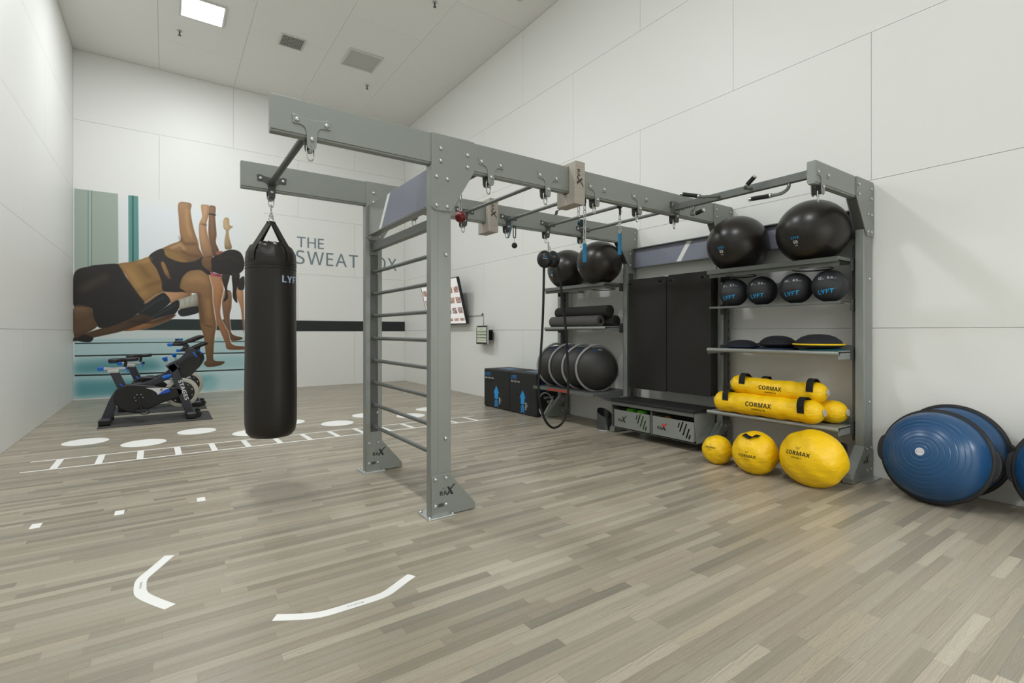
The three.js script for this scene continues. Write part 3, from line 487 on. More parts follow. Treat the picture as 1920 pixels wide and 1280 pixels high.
  // overhead bars across the two beams
  xs.slice(0, 5).concat(-0.91).forEach((x, i) => part(rack, i ? 'monkey_bar' : 'bag_bar', merge([rod([x, 2.325, far + 0.004], [x, 2.325, near - T], i ? 0.0155 : 0.021), rod([x, 2.325, far + 0.006], [x, 2.325, far + 0.03], i ? 0.022 : 0.028)]), i ? mSteelMid : mSteelDark));
  // pull-up bar with four angled grips
  const px = -0.95, bar = part(rack, 'pull_up_bar', merge([bx(px - 0.022, px + 0.022, 2.3, 2.36, near - 0.002, 9.765 - T, 0.004), bx(px - 0.05, px + 0.05, 2.28, 2.385, near + 0.006, near + 0.014, 0.002)]), mSteelMid);
  const grips = [[[px, 2.33, 8.995], [px - 0.05, 2.32, 8.99], [px - 0.12, 2.318, 8.96], [px - 0.15, 2.322, 8.914], [px - 0.15, 2.384, 8.731]], [[px, 2.33, 9.281], [px - 0.05, 2.325, 9.265], [px - 0.09, 2.322, 9.262], [px - 0.11, 2.33, 9.283], [px - 0.11, 2.385, 9.352]],
    [[px, 2.31, 9.557], [px - 0.02, 2.26, 9.557], [px - 0.07, 2.222, 9.54], [px - 0.1, 2.211, 9.489], [px - 0.1, 2.221, 9.316]], [[px, 2.31, 8.743], [px - 0.02, 2.26, 8.743], [px - 0.07, 2.215, 8.76], [px - 0.1, 2.202, 8.818], [px - 0.1, 2.22, 8.9]]];
  for (const g of grips) {
    part(bar, 'handle', tube(g, 0.0125, 30, 10), mSteelMid);
    const a = V(...g[3]), b = V(...g[4]), d = b.clone().sub(a), at = (t) => a.clone().addScaledVector(d, t).toArray();
    part(bar, 'grip', rod(at(0.12), at(0.95), 0.017), mGrip); part(bar, 'grip_collar', rod(at(0.08), at(0.14), 0.018), mZinc); part(bar, 'end_cap', rod(at(0.93), at(1.08), 0.0165), mChrome);
  }
  // coloured header rail along the wall
  for (const [z0, z1] of [[far + 0.03, near - T - 0.03], [near + 0.03, 9.765 - T - 0.03]]) {
    const h = part(rack, 'wall_header', merge([bx(-0.075, -0.065, 1.965, 2.195, z0, z1), bx(-0.12, -0.066, 2.19, 2.2, z0, z1), bx(-0.12, -0.066, 1.96, 1.97, z0, z1), bx(-0.12, -0.066, 1.965, 2.195, z0, z0 + 0.006)]), mSteelMid);
    const m = (z0 + z1) / 2; part(h, 'colour_field', bx(-0.0775, -0.0752, 1.972, 2.188, z0 + 0.007, z1), mPlum);
    part(h, 'stripe', plateX([[m + 0.03, 1.974], [m + 0.09, 1.974], [m + 0.23, 2.186], [m + 0.17, 2.186]], -0.0785, -0.0777), mWhite);
  }
  // shelves
  const shelf = (z0, z1, y, x0, style) => {
    let g;
    if (style === 'tray') g = [bx(x0, -0.1, y - 0.006, y, z0, z1), bx(x0 - 0.006, x0, y - 0.012, y + 0.028, z0, z1, 0.002), bx(x0, -0.1, y - 0.006, y + 0.028, z0, z0 + 0.005), bx(x0, -0.1, y - 0.006, y + 0.028, z1 - 0.005, z1), bx(x0 + 0.03, x0 + 0.036, y - 0.045, y - 0.006, z0 + 0.006, z1 - 0.006)];
    else if (style === 'thin') g = [bx(x0, -0.1, y - 0.005, y, z0, z1), bx(x0 - 0.004, x0, y - 0.018, y + 0.002, z0, z1, 0.001), plate([[x0, y], [-0.1, y], [-0.1, y - 0.06], [x0 + 0.06, y - 0.012]], z1 - 0.005, z1)];
    else g = [bx(x0, -0.1, y - 0.008, y, z0, z1), rod([x0, y - 0.012, z0], [x0, y - 0.012, z1], 0.019, 20), bx(x0, -0.1, y - 0.05, y - 0.008, z0, z0 + 0.005), bx(x0, -0.1, y - 0.06, y + 0.01, z1 - 0.006, z1, 0.002), bx(-0.12, -0.1, y, y + 0.05, z0, z1)];
    const s = part(rack, 'shelf', merge(g), style === 'flat' ? mSteel : mSteelMid);
    for (const z of [z0 - 0.001, z1 + 0.001]) part(s, 'shelf_arm', plateX([[z - 0.002, y + 0.03], [z + 0.002, y + 0.03], [z + 0.002, y - 0.07], [z - 0.002, y - 0.07]], -0.24, -0.1), mSteelDark);
    return s;
  };
  const ring = (s, x, y, z) => part(s, 'ball_ring', new THREE.TorusGeometry(0.15, 0.006, 8, 40).rotateX(Math.PI / 2), mSteelDark, [x, y - 0.035, z]);
  const sA = shelf(near + 0.012, 9.765 - T - 0.012, 1.757, -0.46, 'tray'), sL = shelf(6.03 + 0.012, far - T - 0.012, 1.757, -0.5, 'tray');
  ring(sA, -0.28, 1.757, 9.42); ring(sA, -0.28, 1.757, 8.76); ring(sL, -0.3, 1.757, 6.42); ring(sL, -0.3, 1.757, 6.98);
  shelf(near + 0.012, 9.765 - T - 0.012, 1.432, -0.42, 'thin'); shelf(near + 0.012, 9.765 - T - 0.012, 1.03, -0.45, 'flat'); shelf(near + 0.012, 9.765 - T - 0.012, 0.43, -0.45, 'flat');
  shelf(6.03 + 0.012, far - T - 0.012, 1.25, -0.47, 'flat');
  const dish = part(rack, 'shelf', merge([plate([[-0.67, 0.44], [-0.1, 0.475], [-0.1, 0.468], [-0.67, 0.432]], 6.03 + 0.01, far - T - 0.01), bx(-0.678, -0.668, 0.425, 0.462, 6.04, far - T - 0.01, 0.002), plate([[-0.67, 0.45], [-0.1, 0.48], [-0.1, 0.42], [-0.42, 0.36]], far - T - 0.014, far - T - 0.008), plate([[-0.67, 0.45], [-0.1, 0.48], [-0.1, 0.42], [-0.42, 0.36]], 6.036, 6.042)]), mSteelMid);
  part(dish, 'warning_strip', bx(-0.6795, -0.678, 0.43, 0.458, 6.35, 6.78), M(0x9c3b24, 0.5));
  // mat pegs
  for (const z of [7.46, 7.88, 8.02, 8.4]) part(rack, 'mat_peg', merge([rod([-0.1, 1.735, z], [-0.36, 1.745, z], 0.009), rod([-0.36, 1.745, z], [-0.372, 1.745, z], 0.014)]), mBlack);
  part(rack, 'peg_rail', bx(-0.105, -0.08, 1.7, 1.76, far + 0.031, near - T - 0.031, 0.003), mSteelDark);
}
{ // wooden grip blocks hooked over the beams
  const mLogo = printed(256, 144, logoRax('#3a322c', false));
  const block = (x0, x1, zf, label) => {
    const o = thing('grip_block', label, 'grip block', [0, 0, 0], 0, 'wooden grip blocks'), z0 = zf - 0.063 - 0.075, z1 = zf + 0.075;
    part(o, 'body', plateX([[z0, 2.165], [z1, 2.165], [z1, 2.49], [z0, 2.49]], x0, x1, 0.006, [[[zf - 0.0645, 2.258], [zf - 0.0645, 2.462], [zf + 0.0015, 2.462], [zf + 0.0015, 2.258]]]), mWoodBlock);
    part(o, 'logo', new THREE.PlaneGeometry(0.16, 0.075), mLogo, [(x0 + x1) / 2, 2.36, z1 + 0.0012], [0, 0, -Math.PI / 2]);
  };
  block(-2.235, -2.13, 8.53, 'pale wooden grip block clamped on the near overhead beam'); block(-2.205, -2.1, 7.27, 'pale wooden grip block clamped on the far overhead beam');
}

// ---------------------------------------------------------------- punching bag
{
  const o = thing('punching_bag', 'tall black punching bag hanging from the rack bar', 'punching bag', [-4.116, 0, 7.239]);
  const mLeather = M(0x1d1917, 0.42, 0, { bumpMap: wrinkle, bumpScale: 0.0025 }), R = 0.178;
  const prof = [[0.0001, 0.385], [0.09, 0.388], [0.145, 0.4], [0.172, 0.435], [0.182, 0.5], [0.183, 0.7], [R, 1.2], [R - 0.001, 1.685]];
  part(o, 'body', lathe(prof, 64), mLeather);
  const cap = lathe([[R - 0.002, 1.685], [R, 1.7], [R, 1.74], [R - 0.004, 1.785], [R - 0.03, 1.83], [R - 0.07, 1.855], [0.06, 1.868], [0.0001, 1.872]], 64), p = cap.attributes.position;
  for (let i = 0; i < p.count; i++) { const x = p.getX(i), y = p.getY(i), z = p.getZ(i), r = Math.hypot(x, z), a = Math.atan2(z, x), k = Math.max(0, (y - 1.74) / 0.13); const f = 1 + 0.035 * k * Math.sin(a * 13 + Math.sin(a * 5) * 2) + 0.02 * k * Math.sin(a * 29); p.setX(i, x * f); p.setZ(i, z * f); p.setY(i, y + 0.012 * k * Math.sin(a * 9 + r * 40)); }
  cap.computeVertexNormals(); part(o, 'cap', cap, mLeather);
  for (const y of [1.665, 1.688, 1.706]) part(o, 'seam', new THREE.TorusGeometry(R + 0.0005, 0.0022, 6, 64).rotateX(Math.PI / 2), mBlack, [0, y, 0]);
  for (let k = 0; k < 4; k++) {
    const a = 0.95 + k * Math.PI / 2, c = Math.cos(a), s = Math.sin(a), q = (r, y) => [c * r, y, s * r];
    part(o, 'strap', ribbon([q(0.012, 2.035), q(0.05, 1.98), q(0.115, 1.885), q(0.165, 1.815), q(R + 0.004, 1.77), q(R + 0.004, 1.72)], [-s, 0, c], 0.05, 0.004), M(0x211c19, 0.45));
  }
  part(o, 'ring', new THREE.TorusGeometry(0.032, 0.0045, 8, 28), mChrome, [0, 2.045, 0], [0, 0.9, 0]);
  part(o, 'swivel', merge([rod([0, 2.085, 0], [0, 2.125, 0], 0.006), new THREE.SphereGeometry(0.011, 12, 8).translate(0, 2.1, 0), new THREE.TorusGeometry(0.014, 0.004, 8, 20).translate(0, 2.075, 0)]), mChrome);
  part(o, 'link', new THREE.TorusGeometry(0.017, 0.004, 8, 20).scale(0.8, 1.3, 1), mChrome, [0, 2.14, 0], [0, 1.2, 0]);
  const mPrint = printed(256, 96, (x) => { say(x, 'LYFT', 128, 50, 84, '#b9c6e0', { sx: 1.1 }); });   // reads across the bag's right flank as seen from the door
  part(o, 'logo', grid((u, v) => { const a = 0.765 + (u - 0.5) * 1.35; return V(Math.sin(a) * (R + 0.0012), 1.545 + v * 0.082, Math.cos(a) * (R + 0.0012)); }, 24, 1), mPrint);
}

// ---------------------------------------------------------------- things hanging from the overhead bars
{
  const strapM = M(0x121212, 0.7);
  const oval = (w, h, r) => tube([[-w, -h, 0], [-w, h, 0], [-w * 0.5, h + w * 0.8, 0], [w * 0.5, h + w * 0.8, 0], [w, h, 0], [w, -h, 0], [w * 0.5, -h - w * 0.8, 0], [-w * 0.5, -h - w * 0.8, 0]], r, 48, 8, true);
  const chain = (o, x, y0, z, n, step = 0.045) => { for (let i = 0; i < n; i++) part(o, 'chain_link', oval(0.011, 0.014, 0.0035), mChrome, [x, y0 - i * step, z], [0, i % 2 ? 1.57 : 0.2, 0]); };
  const wrap = (o, x, z, y = 2.325) => part(o, 'strap', merge([new THREE.TorusGeometry(0.021, 0.005, 8, 24).scale(1, 1, 3), ribbon([[0.0, -0.02, 0], [0.006, -0.05, 0], [0, -0.085, 0]], [0, 0, 1], 0.025, 0.004)]), strapM, [x, y, z]);
  // red grip ball
  { const o = thing('grip_ball', 'dark red grip ball hanging near the ladder corner plate', 'grip ball', [-2.942, 0, 8.1], 0, 'hanging grip balls');
    wrap(o, 0, 0); part(o, 'strap_tail', ribbon([[0, 2.24, 0], [-0.02, 2.2, 0], [-0.05, 2.18, 0.01]], [0, 0, 1], 0.03, 0.005), strapM); chain(o, 0, 2.215, 0, 3, 0.04);
    part(o, 'ball', new THREE.SphereGeometry(0.043, 28, 20), M(0x6e1512, 0.35), [0, 2.062, 0]); part(o, 'eye_bolt', merge([new THREE.TorusGeometry(0.012, 0.003, 8, 18).translate(0, 2.118, 0), rod([0, 2.1, 0], [0, 2.11, 0], 0.005)]), mChrome); }
  // black grip ball
  { const o = thing('grip_ball', 'small black grip ball on a black snap hook at the far beam', 'grip ball', [-1.885, 0, 7.262], 0, 'hanging grip balls');
    part(o, 'strap', merge([ribbon([[-0.045, 2.3, 0.07], [-0.05, 2.22, 0.06], [-0.075, 2.13, 0.05]], [0, 0, 1], 0.026, 0.005), tube([[-0.045, 2.3, 0.07], [-0.03, 2.35, 0.045], [0, 2.36, 0.03]], 0.007, 12, 8)]), M(0x5d7680, 0.6));
    part(o, 'snap_hook', oval(0.022, 0.04, 0.005), mBlack, [0, 2.2, 0.05], [0, 0.4, 0]); part(o, 'cord', rod([0, 2.145, 0.05], [0, 2.09, 0.05], 0.003), mZinc); part(o, 'ball', new THREE.SphereGeometry(0.029, 24, 18), M(0x17171a, 0.5), [0, 2.063, 0.05]); }
  // blue handles
  const handle = (x, z, top, len, label, extra) => {
    const o = thing('hanging_handle', label, 'handle', [x, 0, z], 0, 'blue hanging handles');
    wrap(o, 0, 0); chain(o, 0, 2.225, 0, Math.round((2.24 - top) / 0.04), 0.04);
    part(o, 'grip', rod([0, top, 0], [0, top - len, 0], 0.0165, 20), M(0x1d7fb0, 0.55)); part(o, 'end', rod([0, top + 0.012, 0], [0, top, 0], 0.006), mChrome);
    return o;
  };
  handle(-1.915, 8.37, 1.925, 0.155, 'bright blue hanging handle nearer the wooden block');
  handle(-1.42, 8.3, 2.075, 0.19, 'bright blue hanging handle farthest right under the near beam');
  { const o = thing('grip_ball', 'small dark teal grip ball above the blue handle on a tangled strap', 'grip ball', [-1.9, 0, 8.28], 0, 'hanging grip balls');
    part(o, 'strap', merge([ribbon([[-0.03, 2.345, 0], [-0.06, 2.29, 0], [-0.16, 2.22, 0], [-0.24, 2.185, 0], [-0.25, 2.15, 0]], [0, 0, 1], 0.03, 0.006), new THREE.TorusGeometry(0.022, 0.006, 8, 24).scale(1, 1, 3).translate(-0.03, 2.325, 0)]), strapM);
    part(o, 'knot', merge([0, 1, 2].map((k) => new THREE.SphereGeometry(0.018, 10, 8).translate(-0.08 - k * 0.055, 2.275 - k * 0.028, 0))), strapM);
    chain(o, 0.0, 2.28, 0, 3); part(o, 'ball', new THREE.SphereGeometry(0.033, 24, 18), M(0x12323f, 0.45), [0.02, 2.115, 0.01]); }
  // rope trainer: two pods and a hanging rope loop
  { const o = thing('rope_trainer', 'black rope pull trainer with two round pods and a long rope loop', 'rope trainer', [-1.385, 0, 7.239]);
    part(o, 'ring', oval(0.012, 0.03, 0.0045), mChrome, [0, 2.12, 0], [0, 0.5, 0]); part(o, 'ring', oval(0.012, 0.03, 0.0045), mChrome, [0.012, 2.07, 0], [0, 1.6, 0]);
    part(o, 'yoke', tube([[-0.06, 1.99, 0.02], [-0.04, 2.03, 0.01], [0, 2.045, 0], [0.05, 2.03, -0.01], [0.09, 1.98, -0.02]], 0.013, 24, 10), mBlack);
    const pod = lathe([[0.0001, 0.052], [0.04, 0.048], [0.07, 0.03], [0.083, 0.0], [0.07, -0.03], [0.04, -0.046], [0.0001, -0.05]], 36).rotateX(Math.PI / 2).scale(1, 1.15, 1), dir = -0.6;
    const mLogo = printed(128, 96, (x) => { say(x, 'LYFT', 64, 30, 36, '#2aa0dc', {}); say(x, 'TRAINER', 64, 64, 22, '#cfd3d4', {}); });
    part(o, 'pod', pod, mPlastic, [-0.075, 1.965, 0.03], [0, dir, 0]); part(o, 'pod', pod, mPlastic, [0.09, 1.985, -0.03], [0, dir + 0.5, 0]);
    part(o, 'logo', new THREE.PlaneGeometry(0.07, 0.052), mLogo, [-0.105, 1.975, 0.075], [0, dir, 0]); part(o, 'logo', new THREE.PlaneGeometry(0.05, 0.036), mLogo, [0.062, 2.01, 0.022], [0, dir + 0.3, 0]);
    part(o, 'rope', tube([[-0.06, 1.9, 0], [-0.07, 1.5, 0], [-0.085, 1.2, 0], [-0.11, 0.9, 0], [-0.135, 0.65, 0], [-0.12, 0.45, 0], [-0.06, 0.27, 0], [0.02, 0.17, 0], [0.1, 0.145, 0], [0.2, 0.19, 0], [0.26, 0.32, 0], [0.28, 0.5, 0], [0.28, 0.75, 0], [0.26, 1.05, 0], [0.235, 1.32, 0], [0.19, 1.6, 0], [0.15, 1.85, 0], [0.09, 1.98, 0]], 0.0135, 160, 10), M(0x121111, 0.7)); }
}

// ---------------------------------------------------------------- exercise balls on the top shelves
{
  const mBall = M(0x1f1b18, 0.33), R = 0.276;
  const mLogo = printed(128, 160, (x) => { say(x, 'LYFT', 64, 38, 44, '#1b9ad6', { sx: 1.05 }); say(x, '55', 64, 92, 54, '#e8e8e6', {}); say(x, 'CM', 64, 138, 24, '#cfcfcd', {}); });
  const ball = (c, dir, label, seam = 0) => {
    const o = thing('exercise_ball', label, 'exercise ball', c, 0, 'black 55 cm exercise balls');
    const s = part(o, 'ball', new THREE.SphereGeometry(R, 64, 44), mBall); s.scale.y = 0.97; s.position.y = R * 0.97 - 0.028;
    const l = part(o, 'print', spherePatch(R + 0.001, 0.085, 0.106, dir), mLogo); l.scale.y = 0.97; l.position.y = s.position.y;
    part(o, 'valve', new THREE.SphereGeometry(0.008, 10, 8), mBlack, [R * 0.5, s.position.y - R * 0.5, 0.12]);
  };
  ball([-0.3, 1.79, 9.43], [-0.928, -0.366, -0.062], 'largest-looking black exercise ball, right end of the right top shelf'); ball([-0.27, 1.79, 8.74], [-0.95, -0.312, -0.01], 'black exercise ball at the left end of the right top shelf');
  ball([-0.31, 1.79, 6.33], [-0.958, -0.277, -0.077], 'black exercise ball behind the rope trainer pods'); ball([-0.42, 1.79, 7.035], [-0.87, -0.262, -0.417], 'black exercise ball behind the two blue handles');
}
{ // soft medicine balls
  const R = 0.13, kinds = [['6', '2.7', 8.74, -0.33, 'black 6 lb medicine ball, leftmost on its shelf'], ['8', '3.6', 9.0, -0.31, 'black 8 lb medicine ball, second from the left'], ['10', '4.5', 9.31, -0.33, 'black 10 lb medicine ball, third from the left'], ['12', '5.4', 9.575, -0.33, 'black 12 lb medicine ball beside the right post']];
  const mSkin = M(0x232428, 0.55, 0, { bumpMap: weave, bumpScale: 0.001 });
  for (const [lb, kg, z, x, label] of kinds) {
    const o = thing('medicine_ball', label, 'medicine ball', [x, 1.434, z], 0, 'soft medicine balls');
    part(o, 'ball', new THREE.SphereGeometry(R, 48, 32), mSkin, [0, R, 0]);
    for (let k = 0; k < 4; k++) part(o, 'seam', new THREE.TorusGeometry(R + 0.0002, 0.0012, 6, 64), mBlack, [0, R, 0], [0.25, k * Math.PI / 4 + 0.35, 0]);
    const m = printed(256, 256, (c) => {
      say(c, lb, 56, 52, 42, '#b9bcc0', {}); say(c, 'lbs', 96, 60, 22, '#9da1a6', { weight: 'normal' }); say(c, kg, 164, 46, 42, '#b9bcc0', {}); say(c, 'kgs', 214, 54, 22, '#9da1a6', { weight: 'normal' });
      c.fillStyle = 'rgba(120,122,126,0.5)'; for (let i = 0; i < 11; i++) for (let j = 0; j < 4; j++) { c.beginPath(); c.arc(40 + i * 16 + (j % 2) * 8, 100 + j * 12, 3, 0, 7); c.fill(); }
      say(c, 'LYFT', 118, 196, 66, '#1f9ad8', { sx: 1.15, skew: -0.2, turn: -0.12 });
    });
    part(o, 'print', spherePatch(R + 0.001, 0.2, 0.2, [-0.955, 0.0, 0.18]), m, [0, R, 0]);
  }
}
{ // sand bells on the middle shelf: round cloth pillows with piped rims
  const mCloth = M(0x14141a, 0.8, 0, { bumpMap: weave, bumpScale: 0.001 });
  const mMark = printed(96, 96, (x) => { x.strokeStyle = '#d8d8d6'; x.lineWidth = 7; x.beginPath(); x.arc(48, 48, 36, 0, 7); x.stroke(); say(x, 'S', 48, 50, 46, '#d8d8d6', {}); });
  const bell = (x, y, z, r, h, rim, mat, label, lid = true, tilt = 0) => {
    const o = thing('sand_bag', label, 'sand bag', [x, y, z], 0, 'round cloth sand bags'); o.rotation.x = tilt;
    const e = h * 0.25; part(o, 'body', lathe([[0.0001, 0.002], [r * 0.75, 0.003], [r - 0.008, e * 0.6], [r, e], [r - 0.01, e + 0.01], [r * 0.86, h * 0.55], [r * 0.66, h * 0.8], [r * 0.4, h * 0.95], [r * 0.2, h * 0.99], [0.0001, h]], 44), mat);
    part(o, 'rim', new THREE.TorusGeometry(r, 0.0065, 8, 60).rotateX(Math.PI / 2), rim, [0, e + 0.002, 0]);
    if (lid) part(o, 'logo', new THREE.PlaneGeometry(0.09, 0.09).rotateX(-Math.PI / 2).rotateZ(0.0), mMark, [0.02, h + 0.0015, 0]);
  };
  const navy = M(0x0f1f3f, 0.7), teal = M(0x0e5a63, 0.7), yel = M(0xf0c808, 0.6), dk = M(0x12131c, 0.8);
  bell(-0.29, 1.031, 8.8, 0.15, 0.085, navy, mCloth, 'smallest black sand bag with navy rim, leftmost on the middle shelf');
  bell(-0.28, 1.031, 9.13, 0.165, 0.03, navy, navy, 'flat navy sand bag under the middle black one', false); bell(-0.28, 1.056, 9.13, 0.16, 0.1, dk, mCloth, 'black sand bag on top in the middle of the shelf');
  bell(-0.28, 1.031, 9.5, 0.165, 0.03, teal, teal, 'flat teal sand bag under the yellow-rimmed one', false); bell(-0.31, 1.056, 9.48, 0.185, 0.115, yel, mCloth, 'black sand bag with bright yellow rim');
}
{ // yellow water bags: three tubes on the lower shelf, three balls on the floor
  const cormax = (sub) => printed(256, 112, (x) => { say(x, 'CORMAX', 128, 44, 58, '#17140c', { sx: 1.02 }); say(x, sub, 128, 90, 22, '#17140c', {}); });
  const mTube = cormax('TORPEDO TR'), mBallPrint = printed(256, 176, (x) => {
    x.strokeStyle = '#8a7220'; x.lineWidth = 4; x.beginPath(); x.moveTo(104, 14); x.lineTo(120, 44); x.lineTo(128, 26); x.lineTo(136, 44); x.lineTo(152, 14); x.moveTo(114, 40); x.lineTo(128, 56); x.lineTo(142, 40); x.stroke();
    say(x, 'CORMAX', 128, 96, 60, '#17140c', {}); say(x, 'FAN BALL', 128, 146, 22, '#17140c', {});
  });
  const torpedo = (a, b, r, label, straps, sag = 0) => {
    const o = thing('water_tube', label, 'water bag', [0, 0, 0], 0, 'yellow water tubes'), A = V(...a), B = V(...b), d = B.clone().sub(A), len = d.length(), n = 60, side = 40, pos = [];
    const q = new THREE.Quaternion().setFromUnitVectors(V(0, 0, 1), d.clone().normalize()), put = (v) => v.applyQuaternion(q).add(A);
    const rad = (t) => { const e = Math.min(t, 1 - t) * len / r; return r * (e < 0.9 ? Math.sqrt(Math.max(0.02, 1 - (1 - e / 0.9) ** 2.2)) : 1) * (1 + 0.03 * Math.sin(t * 23) + 0.02 * Math.sin(t * 51)); };
    const at = (t, ang, k = 1) => put(V(Math.cos(ang) * rad(t) * k, Math.sin(ang) * rad(t) * k * 0.96 - sag * Math.sin(Math.PI * t), t * len));
    const g = grid((u, v) => at(v, -u * Math.PI * 2), side, n); part(o, 'body', g, mYellow);
    part(o, 'end_disc', merge([0.004, 0.996].map((t) => { const c = put(V(0, -sag * Math.sin(Math.PI * t) + 0.006, (t < 0.5 ? -0.004 : len + 0.004))); const m = rod([0, 0, -0.004], [0, 0, 0.004], r * 0.3, 18); m.applyQuaternion(q); return m.translate(c.x, c.y, c.z); })), M(0xb9b7ab, 0.5));
    for (const [t, a0, a1] of straps) {
      const pts = [], sd = [], zz = d.clone().normalize(); for (let i = 0; i <= 14; i++) { const f = i / 14, an = a0 + (a1 - a0) * f, lift = 1.02 + 0.4 * Math.sin(Math.PI * f) ** 2; pts.push(at(t, an, lift).toArray()); sd.push(zz.toArray()); }
      part(o, 'strap', ribbon(pts, sd, 0.055, 0.005), mStrap);
    }
    // print faces the room
    const c = Math.PI * 0.985; part(o, 'print', grid((u, v) => at(0.36 + u * 0.25, c - (v - 0.5) * 1.15, 1.02), 12, 8), mTube);
    return o;
  };
  torpedo([-0.415, 0.533, 8.61], [-0.425, 0.53, 9.575], 0.098, 'yellow water tube lying front on the lower shelf', [[0.16, 2.9, 1.3], [0.86, 3.2, 1.2]]);
  torpedo([-0.222, 0.528, 8.66], [-0.235, 0.528, 9.668], 0.094, 'yellow water tube at the back of the lower shelf, end at the right post', [[0.3, 2.0, 0.8]]);
  torpedo([-0.32, 0.7, 8.72], [-0.33, 0.685, 9.56], 0.088, 'yellow water tube piled on top with black handles', [[0.17, 2.9, 1.0], [0.88, 3.0, 1.0], [0.36, 1.5, 0.3]], 0.015);
  const wball = (x, z, rx, ry, rz, dir, label, handle) => {
    const o = thing('water_ball', label, 'water bag', [x, 0, z], 0, 'yellow water balls');
    const fn = (d, k = 1) => { const f = 1 + 0.012 * Math.sin(d.x * 7 + d.y * 5) + 0.01 * Math.sin(d.z * 9 + d.y * 8 + 1) + 0.012 * Math.abs(Math.sin(Math.atan2(d.z, d.x) * 4)); const y = d.y * f; return V(d.x * rx * f * k, Math.max(-0.93, y > 0 ? y * 0.98 : y) * ry * k + ry * 0.93, d.z * rz * f * k); };
    const g = new THREE.SphereGeometry(1, 56, 36), p = g.attributes.position; for (let i = 0; i < p.count; i++) { const v = fn(V(p.getX(i), p.getY(i), p.getZ(i))); p.setXYZ(i, v.x, v.y, v.z); } g.computeVertexNormals(); part(o, 'body', g, mYellow);
    const pz = V(...dir).normalize(), pxx = V(0, 1, 0).cross(pz).normalize(), py = pz.clone().cross(pxx), ww = 0.8, hh = 0.55;
    part(o, 'print', grid((u, v) => fn(pz.clone().addScaledVector(pxx, Math.tan((u - 0.5) * ww)).addScaledVector(py, Math.tan((v - 0.5) * hh)).normalize(), 1.006), 16, 12), mBallPrint);
    part(o, 'seam', grid((u, v) => { const a = u * Math.PI * 2; return fn(V(Math.cos(a) * 0.985, 0.12 + v * 0.012, Math.sin(a) * 0.985), 1.004); }, 64, 1), mYellowFlat);
    if (handle) part(o, 'handle', ribbon([[-0.5, 1.76, -0.3], [-0.56, 1.8, -0.2], [-0.66, 1.76, -0.02], [-0.66, 1.72, 0.15], [-0.6, 1.84, 0.3], [-0.42, 1.8, 0.42]].map(([a, b, c]) => [a * rx, b * ry, c * rz]), [1, 0.2, 0], 0.045, 0.006), mStrap);
  };
  wball(-0.67, 8.786, 0.128, 0.13, 0.13, [-0.92, 0.33, 0.02], 'smallest yellow water ball on the floor');
  wball(-0.686, 9.148, 0.175, 0.182, 0.18, [-0.985, 0.02, 0.12], 'medium yellow water ball with a black handle', true);
  wball(-0.64, 9.585, 0.215, 0.222, 0.235, [-0.93, 0.3, -0.1], 'largest yellow water ball on the floor');
  { const o = thing('slam_ball', 'dull red ball tucked behind the yellow water balls', 'ball', [-0.3, 0, 8.86]); part(o, 'ball', new THREE.SphereGeometry(0.11, 32, 24), M(0x8a1512, 0.5), [0, 0.11, 0]); part(o, 'seam', new THREE.TorusGeometry(0.1105, 0.0015, 6, 48), mBlack, [0, 0.11, 0], [0.3, 0.4, 0]); }
  { const o = thing('foam_cylinder', 'black cylinder standing behind the largest yellow ball', 'foam roller', [-0.27, 0, 9.6]); part(o, 'body', lathe([[0.0001, 0.001], [0.07, 0.001], [0.075, 0.006], [0.075, 0.27], [0.07, 0.277], [0.0001, 0.277]], 32), mFoam); part(o, 'core', new THREE.CylinderGeometry(0.03, 0.03, 0.002, 20), mSteelMid, [0, 0.2785, 0]); }
}

// ---------------------------------------------------------------- hanging mats
{
  const rr = (w, h, r) => { const s = new THREE.Shape(); s.moveTo(-w / 2 + r, 0); s.lineTo(w / 2 - r, 0); s.absarc(w / 2 - r, r, r, -Math.PI / 2, 0); s.lineTo(w / 2, h - r); s.absarc(w / 2 - r, h - r, r, 0, Math.PI / 2); s.lineTo(-w / 2 + r, h); s.absarc(-w / 2 + r, h - r, r, Math.PI / 2, Math.PI); s.lineTo(-w / 2, r); s.absarc(-w / 2 + r, r, r, Math.PI, Math.PI * 1.5); return s; };
  const geo = (w, h, pegs) => { const s = rr(w, h, 0.035); for (const p of pegs) { const k = new THREE.Path(); k.absarc(p, h - 0.065, 0.0125, 0, Math.PI * 2, true); s.holes.push(k); } return new THREE.ExtrudeGeometry(s, { depth: 0.01, bevelEnabled: true, bevelSize: 0.002, bevelThickness: 0.002, bevelOffset: -0.002, bevelSegments: 2, curveSegments: 8 }).rotateY(-Math.PI / 2); };
  const stacks = [[7.67, 0.535, 0.535, 1.265, [7.46, 7.88], 'left'], [8.215, 0.54, 0.535, 1.265, [8.02, 8.4], 'right']];
  for (const [zc, y0, w, h, pegs, side] of stacks) {
    const g = geo(w, h, pegs.map((z) => (z - zc)));
    for (let k = 0; k < 7; k++) {
      const o = thing('exercise_mat', k ? `black exercise mat hidden in the ${side} hanging stack behind the front one` : `front black exercise mat of the ${side} hanging stack`, 'exercise mat', [-0.292 + k * 0.0165, y0, zc + (k % 3) * 0.002], 0, k ? `mats in the ${side} hanging stack` : 'front hanging mats');
      part(o, 'mat', g, mFoam); if (!k) part(o, 'eyelet', merge(pegs.map((z) => new THREE.TorusGeometry(0.0125, 0.0025, 6, 20).rotateY(Math.PI / 2).translate(-0.0125, h - 0.065, z - zc))), mSteelMid);
    }
  }
}
